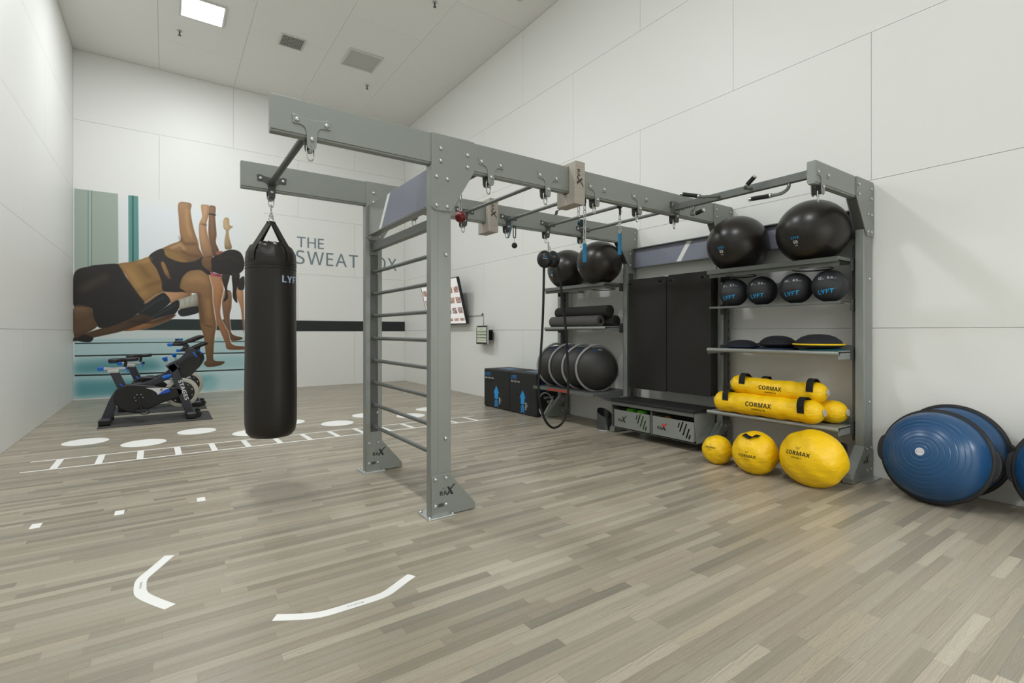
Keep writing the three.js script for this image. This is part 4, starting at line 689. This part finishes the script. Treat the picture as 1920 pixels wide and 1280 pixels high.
// ---------------------------------------------------------------- storage bench with two drawers
{
  const o = thing('storage_bench', 'low steel storage bench with black padded top and two slotted drawers', 'bench', [0, 0, 0]);
  const z0 = 7.37, z1 = 8.455, xf = -0.56;
  part(o, 'pad', bx(xf - 0.01, -0.19, 0.392, 0.425, z0 - 0.01, z1 + 0.01, 0.01), M(0x191819, 0.6, 0, { bumpMap: weave, bumpScale: 0.001 }));
  part(o, 'frame', merge([bx(xf, -0.19, 0.382, 0.392, z0, z1), bx(xf + 0.01, -0.19, 0.1, 0.382, z0, z0 + 0.006), bx(xf + 0.05, -0.19, 0.085, 0.091, z0, z1), bx(-0.196, -0.19, 0.09, 0.39, z0, z1), bx(xf + 0.03, -0.19, 0.1, 0.382, 7.912, 7.93), bx(xf, xf + 0.012, 0.355, 0.385, z0, z1, 0.002)]), mSteelMid);
  // right side panel with slots
  const slots = []; for (let i = 0; i < 6; i++) { const a = -0.47 + i * 0.026, b = 0.14 + i * 0.006; slots.push([[a, b], [a + 0.05, b + 0.1], [a + 0.06, b + 0.1], [a + 0.01, b]]); }
  part(o, 'side_panel', plate([[xf + 0.02, 0.385], [-0.19, 0.385], [-0.19, 0.09], [xf + 0.06, 0.09]], z1 - 0.006, z1, 0, slots), mSteel);
  const drawer = (a, b, red) => {
    const hs = []; const L = b - a; for (const [u, v, l] of [[0.62, 0.125, 0.05], [0.66, 0.085, 0.11], [0.735, 0.055, 0.12], [0.81, 0.03, 0.1], [0.87, 0.025, 0.045]]) { const z = a + u * L; hs.push([[z, v + 0.1], [z + l * 0.35, v + 0.1 + l], [z + l * 0.35 + 0.016, v + 0.1 + l], [z + 0.016, v + 0.1]].map(([p, q]) => [p, Math.min(q, 0.29)])); }
    const d = part(o, 'drawer', merge([plateX([[a, 0.105], [b, 0.105], [b, 0.3], [a, 0.3]], xf + 0.028, xf + 0.034, 0.001, hs), bx(xf + 0.034, -0.22, 0.105, 0.112, a, b), bx(xf + 0.034, -0.22, 0.105, 0.3, a, a + 0.004), bx(xf + 0.034, -0.22, 0.105, 0.3, b - 0.004, b)]), mSteel);
    const m = printed(256, 160, (x, w, h) => { logoRax('#161616', false)(x, w, h); if (red) { x.fillStyle = '#d8262a'; x.beginPath(); x.moveTo(236, 8); x.quadraticCurveTo(190, 45, 160, 84); x.lineTo(144, 62); x.quadraticCurveTo(170, 35, 206, 10); x.closePath(); x.fill(); x.beginPath(); x.moveTo(112, 30); x.lineTo(140, 30); x.lineTo(160, 62); x.lineTo(140, 74); x.closePath(); x.fill(); } });
    part(d, 'logo', new THREE.PlaneGeometry(0.15, 0.094).rotateY(-Math.PI / 2), m, [xf + 0.0265, 0.2, a + 0.13]);
  };
  drawer(z0 + 0.02, 7.9, false); drawer(7.94, z1 - 0.012, true);
  // what lies in the drawers
  const dumb = (z, x, label) => { const t = thing('dumbbell', label, 'dumbbell', [x, 0.113, z], 0.5, 'green hand weights'), mg = M(0x57b80e, 0.5), head = lathe([[0.0001, -0.03], [0.05, -0.028], [0.058, -0.015], [0.058, 0.015], [0.05, 0.028], [0.0001, 0.03]], 6).rotateZ(Math.PI / 2); for (const s of [-1, 1]) part(t, 'head', head, mg, [s * 0.075, 0.055, 0]); part(t, 'handle', rod([-0.05, 0.055, 0], [0.05, 0.055, 0], 0.016), mg); };
  const stand = (z, x, label) => { const t = thing('dumbbell', label, 'dumbbell', [x, 0.113, z], 0.4, 'green hand weights'), mg = M(0x57b80e, 0.5), head = lathe([[0.0001, -0.03], [0.05, -0.028], [0.062, -0.015], [0.062, 0.015], [0.05, 0.028], [0.0001, 0.03]], 24); for (const s of [0, 1]) part(t, 'head', head, mg, [0, 0.031 + s * 0.15, 0]); part(t, 'handle', rod([0, 0.05, 0], [0, 0.16, 0], 0.016), mg); };
  stand(7.56, -0.42, 'left green hand weight standing in the left drawer'); stand(7.72, -0.43, 'right green hand weight standing in the left drawer');
  { const t = thing('resistance_ring', 'brown ring resting in the right drawer', 'exercise ring', [-0.44, 0.24, 8.1]); t.rotation.set(0.2, 0, 0.6); part(t, 'hoop', new THREE.TorusGeometry(0.075, 0.011, 10, 40).rotateY(Math.PI / 2), M(0x8a5a1e, 0.5)); part(t, 'grip', new THREE.TorusGeometry(0.075, 0.015, 10, 14, 0.8).rotateY(Math.PI / 2), mGrip); }
  { const t = thing('massage_ball', 'dark purple ball resting in the right drawer', 'ball', [-0.4, 0.112, 8.32]); part(t, 'ball', new THREE.SphereGeometry(0.085, 28, 20), M(0x2c1832, 0.5), [0, 0.085, 0]); part(t, 'band', new THREE.TorusGeometry(0.0855, 0.003, 6, 40), mBlack, [0, 0.085, 0], [0.5, 0.3, 0]); }
}
// ---------------------------------------------------------------- plyometric boxes
{
  const mBox = M(0x1b1b1d, 0.6), face = (big) => printed(512, 420, (x) => {
    say(x, 'LYFT', 72, 48, 56, '#2a86cc', { sx: 1.05 }); say(x, '30in / 24in / 20in', 110, 92, 24, '#d4d2cc', {});
    x.fillStyle = '#2b93d8'; x.beginPath(); x.moveTo(262, 172); x.lineTo(326, 262); x.lineTo(300, 250); x.lineTo(300, 322); x.lineTo(224, 322); x.lineTo(224, 250); x.lineTo(198, 262); x.closePath(); x.fill();
    for (let i = 0; i < 4; i++) { const y = 334 + i * 20; x.beginPath(); x.moveTo(224, y + 16); x.lineTo(262, y - 8); x.lineTo(300, y + 16); x.lineTo(300, y + 28); x.lineTo(262, y + 5); x.lineTo(224, y + 28); x.closePath(); x.fill(); }
    say(x, big, 330, 340, 40, '#dcdad4', { turn: Math.PI / 2 }); say(x, 'cm', 362, 330, 22, '#b8b6b0', { turn: Math.PI / 2 });
  });
  const mTop = M(0x4a6f93, 0.5), mSide = printed(420, 420, (x) => { say(x, 'LYFT', 200, 120, 120, '#1c5ac0', { sx: 1.1, skew: -0.2 }); say(x, 'SOFT PLYO', 190, 240, 34, '#d4d2cc', {}); say(x, 'BOX', 190, 282, 34, '#d4d2cc', {}); });
  const box = (za, zb, label, m) => {
    const o = thing('plyo_box', label, 'plyo box', [-0.31, 0, (za + zb) / 2], 0, 'black plyo boxes'), d = (zb - za) / 2;
    part(o, 'body', bx(-0.25, 0.25, 0.001, 0.605, -d, d, 0.022), mBox);
    part(o, 'front_print', new THREE.PlaneGeometry(2 * d - 0.04, 0.57).rotateY(-Math.PI / 2), m, [-0.2512, 0.303, 0]); part(o, 'side_print', new THREE.PlaneGeometry(0.46, 0.57), mSide, [0, 0.303, d + 0.0012]);
    part(o, 'top_print', bx(-0.1, 0.1, 0.6052, 0.6062, -d * 0.45, d * 0.5), mTop);
  };
  box(4.575, 5.297, 'black soft plyo box with blue arrow, left of the pair', face('30in')); box(5.305, 5.952, 'black soft plyo box with blue arrow, right beside the shelf', face('24in'));
}
// ---------------------------------------------------------------- foam rollers on the left bay
{
  const roller = (z0, z1, x, y, r, m, label) => { const o = thing('foam_roller', label, 'foam roller', [x, y, (z0 + z1) / 2], 0, 'foam rollers'), l = (z1 - z0) / 2; part(o, 'body', lathe([[0.0001, -l], [r - 0.006, -l], [r, -l + 0.006], [r, l - 0.006], [r - 0.006, l], [0.0001, l]], 36).rotateX(Math.PI / 2), m, [0, r, 0]); part(o, 'core', rod([0, r, l - 0.002], [0, r, l + 0.0015], r * 0.35), mBlack); };
  roller(6.12, 7.04, -0.4, 1.251, 0.072, M(0x4d4a49, 0.85), 'grey foam roller in front on the shelf'); roller(6.2, 7.16, -0.25, 1.251, 0.072, mFoam, 'black foam roller at the back of the shelf'); roller(6.15, 7.13, -0.325, 1.375, 0.072, mFoam, 'black foam roller lying on top of the other rollers');
}
// ---------------------------------------------------------------- half-dome balance trainers
function orient(o, n) { const z = V(...n).normalize(), x = V(0, 1, 0).cross(z).normalize(), y = z.clone().cross(x); o.quaternion.setFromRotationMatrix(new THREE.Matrix4().makeBasis(x, y, z)); }
const domeProfile = (R, h, n = 28) => Array.from({ length: n + 1 }, (_, i) => { const a = i / n * Math.PI / 2; return [Math.max(0.0001, R * Math.sin(a) ** 0.92), h * Math.cos(a)]; });
{
  const mDome = M(0x2b2927, 0.55), mRing = M(0x8e8f8f, 0.45, 0.1), mBase = M(0x232224, 0.6), R = 0.265;
  const mLogo = printed(256, 64, (x) => { say(x, 'BODY', 84, 32, 46, '#17498f', {}); say(x, 'TECH', 200, 32, 40, '#d6d6d4', {}); });
  const rim = []; for (let i = 0; i < 72; i++) { const a = i / 72 * Math.PI * 2, up = Math.max(0, Math.cos(a - Math.PI / 2)) ** 14, r = R + 0.012 + 0.022 * up; rim.push([Math.cos(a) * r, Math.sin(a) * r, 0]); }
  const rimGeo = tube(rim, 0.0155, 110, 8, true);
  const names = ['rightmost grey dome balance trainer on the low shelf', 'second grey dome balance trainer from the right', 'third grey dome balance trainer from the right', 'leftmost grey dome balance trainer on the low shelf'];
  [6.95, 6.69, 6.43, 6.18].forEach((z, i) => {
    const o = thing('balance_dome', names[i], 'balance trainer', [-0.375, 0.452 + R + 0.013, z], 0, 'grey balance domes on the shelf'); orient(o, [-0.34, 0.06, 0.94]);
    part(o, 'dome', lathe(domeProfile(R, 0.2), 56).rotateX(Math.PI / 2), mDome); part(o, 'base', lathe([[0.0001, -0.03], [R * 0.9, -0.03], [R + 0.004, -0.008], [R + 0.004, 0.004], [0.0001, 0.004]], 56).rotateX(Math.PI / 2), mBase); part(o, 'rim', rimGeo, mRing);
    part(o, 'logo', grid((u, v) => { const a = Math.PI / 2 + 0.15 - (u - 0.5) * 0.62, r = R * (0.82 + v * 0.12), t = Math.asin((r / R) ** (1 / 0.92)); return V(Math.cos(a) * (r + 0.001), Math.sin(a) * (r + 0.001), 0.2 * Math.cos(t) + 0.0015); }, 16, 4), mLogo);
  });
}
{
  const mDome = M(0x1d4870, 0.3, 0, { bumpMap: wrinkle, bumpScale: 0.0008 }), mBase = M(0x1a191b, 0.6), R = 0.318;
  const mNub = printed(128, 128, (x) => { x.fillStyle = '#c9ccd2'; x.beginPath(); x.arc(64, 64, 60, 0, 7); x.fill(); x.strokeStyle = '#b89a9c'; x.lineWidth = 5; x.beginPath(); x.arc(64, 64, 42, 0, 7); x.stroke(); say(x, 'BOSU', 64, 66, 34, '#a8908f', {}); });
  const o0 = (p, n, label, hgt = 0.225, back = 0.05) => {
    const o = thing('balance_trainer', label, 'balance trainer', p, 0, 'blue balance trainers'); orient(o, n);
    const prof = domeProfile(R - 0.012, hgt, 170).map(([r, z], i) => { const k = r / R, rings = [0.16, 0.24, 0.32, 0.41, 0.5, 0.6, 0.69, 0.77]; const groove = rings.some((q) => Math.abs(k - q) < 0.0075) ? 0.0022 : 0; return [r, z - groove]; });
    part(o, 'dome', lathe(prof, 72).rotateX(Math.PI / 2), mDome);
    part(o, 'base', lathe([[0.0001, -back], [R * 0.85, -back], [R - 0.01, -back * 0.7], [R + 0.008, -0.012], [R + 0.01, 0.008], [R - 0.006, 0.018], [R - 0.03, 0.012]], 72).rotateX(Math.PI / 2), mBase);
    for (const s of [-1, 1]) { const g = plate(smooth([[R - 0.03, 0.1], [R + 0.018, 0.075], [R + 0.034, 0], [R + 0.018, -0.075], [R - 0.03, -0.1], [R - 0.04, 0]]), -0.03, 0.012, 0.006); if (s < 0) g.rotateZ(Math.PI); part(o, 'handle', g, mBase); }
    part(o, 'valve_cap', new THREE.CircleGeometry(0.028, 32), mNub, [0, 0, hgt + 0.0012]); part(o, 'boss', lathe([[0.0001, hgt + 0.001], [0.03, hgt + 0.0005], [0.034, hgt - 0.003], [0.0001, hgt - 0.015]], 32).rotateX(Math.PI / 2), mDome);
  };
  o0([-0.372, 0.322, 10.262], [-0.935, 0.25, -0.1], 'blue dome balance trainer in front beside the rack post'); o0([-0.105, 0.335, 10.29], [-0.985, 0.12, -0.08], 'blue balance trainer leaning on the wall behind another', 0.212, 0.036);
  o0([-0.3, 0.325, 10.955], [-0.95, 0.22, 0.05], 'blue balance trainer cut off by the right edge');
}
// ---------------------------------------------------------------- small floor things by the left bay
{
  const o = thing('steel_cup', 'grey slanted steel cup standing on the floor by the bench', 'steel holder', [-0.37, 0, 7.092]);
  const g = lathe([[0.0001, 0.006], [0.094, 0.006], [0.094, 0.1], [0.098, 0.1], [0.098, 0.004], [0.1, 0.004], [0.1, 0], [0.0001, 0]], 44), p = g.attributes.position;
  for (let i = 0; i < p.count; i++) if (p.getY(i) > 0.05) { const dz = -p.getZ(i); p.setY(i, 0.2 + dz * 0.55); p.setZ(i, p.getZ(i) - 0.012 + dz * 0.1); }
  g.computeVertexNormals(); part(o, 'cup', g, M(0x5d5f60, 0.35, 0.7)); part(o, 'flange', lathe([[0.094, 0], [0.106, 0], [0.106, 0.008], [0.094, 0.008]], 40), mZinc);
  const h = thing('steel_hoop', 'silver curved hoop leaning under the dome shelf', 'hoop', [-0.5, 0, 6.1]); const pts = []; for (let i = 0; i <= 14; i++) { const a = 0.15 * Math.PI + i / 14 * Math.PI * 1.35; pts.push([0, 0.185 + Math.sin(a) * 0.17, Math.cos(a) * 0.17]); }
  part(h, 'tube', tube(pts, 0.011, 60, 10), mSteel); part(h, 'bar', rod([0.0, 0.03, -0.06], [0.0, 0.28, 0.14], 0.017), mSteel); part(h, 'foot', merge([rod([0, 0.012, -0.1], [0, 0.03, -0.05], 0.012), rod([-0.03, 0.011, -0.07], [0.03, 0.011, -0.07], 0.011)]), mZinc);
}
// ---------------------------------------------------------------- television and small monitor on the right wall
{
  const thumbs = (x, w, h, rows, cols, dark) => { let s = 11; const r = () => { s = (s * 1664525 + 1013904223) >>> 0; return s / 4294967296; }; for (const [ry, rh] of rows) for (let c = 0; c < cols; c++) { const cw = w / cols; for (let i = 0; i < 10; i++) for (let j = 0; j < 6; j++) { const hue = (ry * 0.5 + c * 40) % 360; x.fillStyle = dark ? `rgba(30,50,40,${0.3 + r() * 0.6})` : ['#4a4560', '#6d728a', '#c98a5a', '#8a5140', '#d8b0a0', '#47507a', '#d8a040', '#9a9aa8', '#3f3f4c', '#c4c6cc'][Math.floor(r() * 5 + (ry > 140 ? 2.5 : 0) + (r() > 0.6 ? 2.4 : 0))]; x.fillRect(c * cw + cw * 0.12 + i * cw * 0.076, ry + j * rh / 6, cw * 0.08, rh / 6 + 1); } } };
  const tvTex = texture(640, 360, (x) => { x.fillStyle = '#e9e7e2'; x.fillRect(0, 0, 640, 360); x.fillStyle = '#c9c7c2'; x.fillRect(40, 22, 180, 12); thumbs(x, 640, 360, [[66, 46], [150, 46], [232, 46], [318, 20]], 7, false); });
  const o = thing('television', 'large tilted television showing rows of pictures on the right wall', 'television', [-0.23, 1.775, 2.44]); o.rotation.z = 0.243;
  const w = 1.62, h = 0.905;
  part(o, 'housing', bx(0, 0.055, -h / 2, h / 2, -w / 2, w / 2, 0.008), mPlastic); part(o, 'bezel', plateX([[-w / 2, -h / 2], [w / 2, -h / 2], [w / 2, h / 2], [-w / 2, h / 2]], -0.006, 0, 0.002, [[[-w / 2 + 0.014, -h / 2 + 0.02], [-w / 2 + 0.014, h / 2 - 0.014], [w / 2 - 0.014, h / 2 - 0.014], [w / 2 - 0.014, -h / 2 + 0.02]]]), mPlastic);
  part(o, 'screen', new THREE.PlaneGeometry(w - 0.028, h - 0.034).rotateY(-Math.PI / 2), new THREE.MeshStandardMaterial({ color: 0x080808, roughness: 0.25, emissive: 0xffffff, emissiveMap: tvTex, emissiveIntensity: 0.85 }), [-0.0012, 0.003, 0]);
  part(o, 'back_box', bx(0.055, 0.11, -0.3, 0.22, -0.5, 0.5, 0.01), mPlastic); part(o, 'wall_arm', merge([rod([0.1, -0.02, 0], [0.205, -0.02, 0], 0.03), bx(0.2, 0.222, -0.2, 0.15, -0.1, 0.1).rotateZ(-0.243)]), mSteelDark);
  const t2 = texture(256, 320, (x) => { x.fillStyle = '#b9bfa6'; x.fillRect(0, 0, 256, 320); x.fillStyle = '#6fae93'; x.fillRect(80, 34, 96, 16); thumbs(x, 256, 320, [[80, 30], [140, 36], [206, 34], [268, 12]], 6, true); });
  const m = thing('wall_monitor', 'small square monitor mounted below the television cable', 'monitor', [-0.14, 1.135, 3.83], -0.12);
  part(m, 'housing', bx(-0.012, 0.012, -0.165, 0.165, -0.235, 0.235, 0.006), mPlastic); part(m, 'screen', new THREE.PlaneGeometry(0.41, 0.27).rotateY(-Math.PI / 2), new THREE.MeshStandardMaterial({ color: 0x0a0a0a, roughness: 0.3, emissive: 0xffffff, emissiveMap: t2, emissiveIntensity: 0.75 }), [-0.0132, 0.005, 0]);
  part(m, 'side_trim', bx(-0.012, 0.012, -0.16, 0.16, 0.236, 0.25, 0.003), mZinc); part(m, 'mount', merge([bx(0.012, 0.1, -0.06, 0.06, -0.02, 0.16), bx(0.1, 0.12, -0.09, 0.09, -0.02, 0.2)]), mBlack); part(m, 'sticker', new THREE.PlaneGeometry(0.03, 0.03).rotateY(-Math.PI / 2), mWhite, [-0.0136, 0.148, -0.2]);
  const c = thing('wall_cable', 'thin grey cable conduit running from the television to the monitor', 'cable', [0, 0, 0]);
  part(c, 'conduit', merge([bx(-0.016, -0.001, 1.488, 1.502, 2.6, 3.64), bx(-0.014, -0.001, 1.25, 1.5, 3.655, 3.667)]), M(0xb5b4ae, 0.6)); part(c, 'junction', bx(-0.02, -0.001, 1.49, 1.53, 3.615, 3.65, 0.003), mSteelDark);
}
// ---------------------------------------------------------------- exercise bikes on mats
{
  const mMat = M(0x3d3d3c, 0.85);
  const mat = (z0, z1, label) => { const o = thing('floor_mat', label, 'floor mat', [-4.86, 0, (z0 + z1) / 2], 0, 'mats under the bikes'), d = (z1 - z0) / 2; part(o, 'sheet', bx(-0.61, 0.61, 0, 0.006, -d, d, 0.002), mMat); };
  mat(2.66, 3.54, 'dark rubber mat under the front exercise bike'); mat(1.4, 2.42, 'dark rubber mat under the rear exercise bike');
  const bike = (pos, label, dh) => {
  const b = thing('exercise_bike', label, 'exercise bike', pos, 0, 'two exercise bikes');
  const G = mBikeGrey, fl = (pts, z0, z1, m, name, bev = 0.008, parent = b) => part(parent, name, plate(pts, z0, z1, bev), m);
  fl(smooth([[-0.3, 0.44], [-0.24, 0.49], [-0.05, 0.5], [0.1, 0.56], [0.25, 0.68], [0.4, 0.86], [0.46, 0.95], [0.54, 0.94], [0.52, 0.84], [0.4, 0.66], [0.24, 0.54], [0.0, 0.43], [-0.2, 0.38], [-0.3, 0.38]], 5), -0.035, 0.035, G, 'main_frame');
  fl([[-0.4, 0.66], [-0.3, 0.66], [-0.215, 0.45], [-0.31, 0.42]], -0.03, 0.03, G, 'seat_tube');
  fl(smooth([[-0.3, 0.46], [-0.22, 0.42], [-0.3, 0.3], [-0.345, 0.16], [-0.37, 0.05], [-0.47, 0.05], [-0.44, 0.18], [-0.38, 0.34]], 5), 0.02, 0.075, G, 'rear_leg');
  const fork = fl([[0.22, 0.72], [0.3, 0.76], [0.34, 0.7], [0.53, 0.06], [0.43, 0.05]], 0.09, 0.12, G, 'front_leg'); fl([[0.22, 0.72], [0.3, 0.76], [0.34, 0.7], [0.53, 0.06], [0.43, 0.05]], -0.12, -0.09, G, 'front_leg'); fl([[0.2, 0.72], [0.3, 0.78], [0.36, 0.7], [0.28, 0.62]], -0.12, 0.12, G, 'fork_crown');
  const foot = (x, name) => { const f = part(b, name, bx(x - 0.055, x + 0.055, 0.02, 0.085, -0.27, 0.27, 0.02), G); for (const s of [-1, 1]) part(f, 'end_cap', bx(x - 0.062, x + 0.062, 0.004, 0.075, s * 0.2525 - 0.0325, s * 0.2525 + 0.0325, 0.014), mBlack); };
  foot(-0.43, 'rear_foot'); foot(0.49, 'front_foot'); for (const s of [-1, 1]) part(b, 'transport_wheel', rod([0.575, 0.045, s * 0.14], [0.575, 0.045, s * 0.18], 0.04, 20), mPlastic);
  // flywheel
  const fw = part(b, 'flywheel', lathe([[0.15, -0.02], [0.198, -0.018], [0.203, -0.006], [0.203, 0.006], [0.198, 0.018], [0.15, 0.02]], 60).rotateX(Math.PI / 2), M(0xb5b1a4, 0.4, 0.35), [0.385, 0.345, 0.045]); part(fw, 'hub', lathe([[0.0001, 0.03], [0.04, 0.028], [0.05, 0.016], [0.152, 0.014], [0.152, -0.014], [0.0001, -0.02]], 44).rotateX(Math.PI / 2), M(0x161719, 0.4));
  const fwt = printed(256, 256, (x) => { x.translate(128, 128); for (let i = 0; i < 10; i++) { x.rotate(Math.PI / 5); x.fillStyle = i % 2 ? '#cfd2d6' : '#8e9298'; x.fillRect(-9, -112, 18, 9); x.beginPath(); x.arc(0, -70, 6, 0, 7); x.fillStyle = '#0b0b0c'; x.fill(); } }); part(fw, 'print', new THREE.CircleGeometry(0.15, 40), fwt, [0, 0, 0.0175]);
  // chain guard, crank and pedal
  const guard = fl(smooth([[-0.345, 0.34], [-0.31, 0.44], [-0.2, 0.49], [-0.05, 0.48], [0.15, 0.44], [0.34, 0.42], [0.4, 0.36], [0.34, 0.29], [0.15, 0.22], [-0.03, 0.13], [-0.14, 0.115], [-0.27, 0.17], [-0.33, 0.25]], 5), 0.075, 0.12, M(0x141315, 0.35), 'chain_guard', 0.012);
  const gp = printed(256, 128, (x) => { x.fillStyle = '#d5d7d8'; x.beginPath(); x.moveTo(4, 10); x.lineTo(250, 26); x.lineTo(180, 60); x.lineTo(122, 110); x.quadraticCurveTo(110, 50, 4, 14); x.fill(); x.fillStyle = '#1257c8'; x.beginPath(); x.moveTo(246, 34); x.lineTo(252, 80); x.lineTo(126, 112); x.lineTo(180, 62); x.fill(); say(x, 'S', 160, 46, 44, '#1c2734', { sx: 1.6, skew: -0.3 }); });
  part(guard, 'graphic', new THREE.PlaneGeometry(0.27, 0.13), gp, [0.12, 0.385, 0.1212]); part(guard, 'screw', merge([0, 1, 2, 3, 4, 5].map((k) => rod([-0.09 + Math.cos(k) * 0.045, 0.315 + Math.sin(k) * 0.045, 0.12], [-0.09 + Math.cos(k) * 0.045, 0.315 + Math.sin(k) * 0.045, 0.123], 0.006, 10))), mZinc);
  part(b, 'crank_arm', merge([rod([-0.09, 0.315, 0.12], [-0.09, 0.315, 0.15], 0.024), bx(-0.012, 0.012, -0.17, 0.01, 0, 0.018, 0.004).rotateZ(0.18).translate(-0.09, 0.315, 0.135)]), mPlastic); part(b, 'crank_arm', bx(-0.012, 0.012, 0, 0.17, -0.15, -0.132, 0.004).rotateZ(0.18).translate(-0.09, 0.315, 0), mPlastic);
  const ped = part(b, 'pedal', merge([bx(-0.05, 0.05, -0.012, 0.012, 0, 0.09, 0.005)]), mPlastic, [-0.06, 0.15, 0.155]); part(ped, 'toe_cage', tube([[-0.04, -0.01, 0.02], [0.02, -0.055, 0.02], [0.08, -0.04, 0.045], [0.075, 0.0, 0.07], [0.02, 0.02, 0.075], [-0.03, 0.01, 0.07]], 0.005, 30, 6), mBlack);
  const ped2 = part(b, 'pedal', bx(-0.05, 0.05, -0.012, 0.012, -0.09, 0, 0.005), mPlastic, [-0.12, 0.48, -0.155]);
  // saddle on its slider
  part(b, 'seat_slider', merge([bx(-0.5, -0.2, 0.688, 0.722, -0.025, 0.025, 0.006)]), mZinc); part(b, 'slider_cap', bx(-0.52, -0.455, 0.68, 0.728, -0.03, 0.03, 0.01), mBikeBlue); part(b, 'slider_mount', bx(-0.42, -0.3, 0.645, 0.69, -0.035, 0.035, 0.008), mZinc);
  part(b, 'seat_post', merge([rod([-0.24, 0.7, 0], [-0.23, 0.79, 0], 0.018), rod([-0.2, 0.705, 0.02], [-0.2, 0.705, 0.06], 0.02)]), mPlastic);
  const sad = plate(smooth([[-0.4, 0.085], [-0.41, 0], [-0.4, -0.085], [-0.31, -0.085], [-0.22, -0.04], [-0.12, -0.026], [-0.09, 0], [-0.12, 0.026], [-0.22, 0.04], [-0.31, 0.085]], 5), 0, 0.05, 0.016).rotateX(-Math.PI / 2).rotateZ(0.06); part(b, 'saddle', sad, mPlastic, [0, 0.805, 0]); part(b, 'saddle_trim', bx(-0.405, -0.31, 0.772, 0.8, -0.06, 0.06, 0.01), mBikeBlue);
  for (const [p, q] of [[[-0.23, 0.72, 0.03], [-0.2, 0.66, 0.075]], [[-0.29, 0.5, 0.035], [-0.25, 0.46, 0.09]], [[0.52, 0.9, 0.03], [0.56, 0.83, 0.075]]]) part(b, 'adjust_lever', rod(p, q, 0.009), mBikeBlue);
  // handlebar, console, resistance knob, bottle
  part(b, 'handlebar_post', merge([rod([0.47, 0.93, 0], [0.44, 1.0, 0], 0.022), bx(0.27, 0.46, 0.99, 1.025, -0.03, 0.03, 0.006)]), mBikeGrey); part(b, 'post_cap', bx(0.22, 0.28, 0.985, 1.03, -0.035, 0.035, 0.012), mBikeBlue);
  const bars = (s) => tube([[0.3, 1.02, s * 0.04], [0.32, 1.01, s * 0.14], [0.38, 1.02, s * 0.23], [0.48, 1.07, s * 0.24], [0.58, 1.115, s * 0.22], [0.63, 1.12, s * 0.17], [0.6, 1.1, s * 0.1], [0.5, 1.05, s * 0.06]], 0.017, 40, 10); part(b, 'handlebar', merge([bars(1), bars(-1), bx(0.3, 0.5, 1.03, 1.055, -0.06, 0.06, 0.008)]), mBlack);
  part(b, 'console', bx(0.33, 0.42, 1.055, 1.085, -0.06, 0.06, 0.01).rotateZ(0.02), mPlastic); part(b, 'console_button', bx(0.35, 0.385, 1.06, 1.092, 0.03, 0.065, 0.006), mBikeBlue);
  part(b, 'knob_stem', rod([0.24, 0.69, 0], [0.205, 0.78, 0], 0.014), mZinc); part(b, 'resistance_knob', lathe([[0.0001, 0], [0.02, 0], [0.034, 0.05], [0.03, 0.058], [0.0001, 0.06]], 20).rotateZ(0.3), mBikeBlue, [0.205, 0.78, 0]);
  fl(smooth([[0.36, 0.72], [0.46, 0.84], [0.56, 0.86], [0.6, 0.74], [0.5, 0.58], [0.38, 0.56]], 4), -0.05, 0.05, mPlastic, 'brake_box');
  part(b, 'bottle', rod([0.17, 0.56, 0.09], [0.28, 0.6, 0.09], 0.028), mBikeBlue); part(b, 'bottle', rod([0.48, 0.86, -0.06], [0.56, 0.72, -0.06], 0.04), mPlastic);
  const stg = printed(256, 64, (x) => { say(x, 'STAGES', 128, 33, 58, '#dfe1e3', { sx: 1.02 }); }); part(fork, 'lettering', new THREE.PlaneGeometry(0.36, 0.075), stg, [0.405, 0.385, 0.1212], [0, 0, -1.28]);
  for (const c of b.children) if (/handlebar|post_cap|console/.test(c.name)) c.position.y -= dh;
  };
  bike([-4.98, 0.006, 3.1], 'front grey spin exercise bike with blue accents', 0); bike([-4.86, 0.006, 1.85], 'rear grey spin exercise bike half hidden behind another bike', 0.12);
}
scene.traverse((o) => { if (o.isMesh) { o.castShadow = true; o.receiveShadow = true; } });
renderer.render(scene, camera);
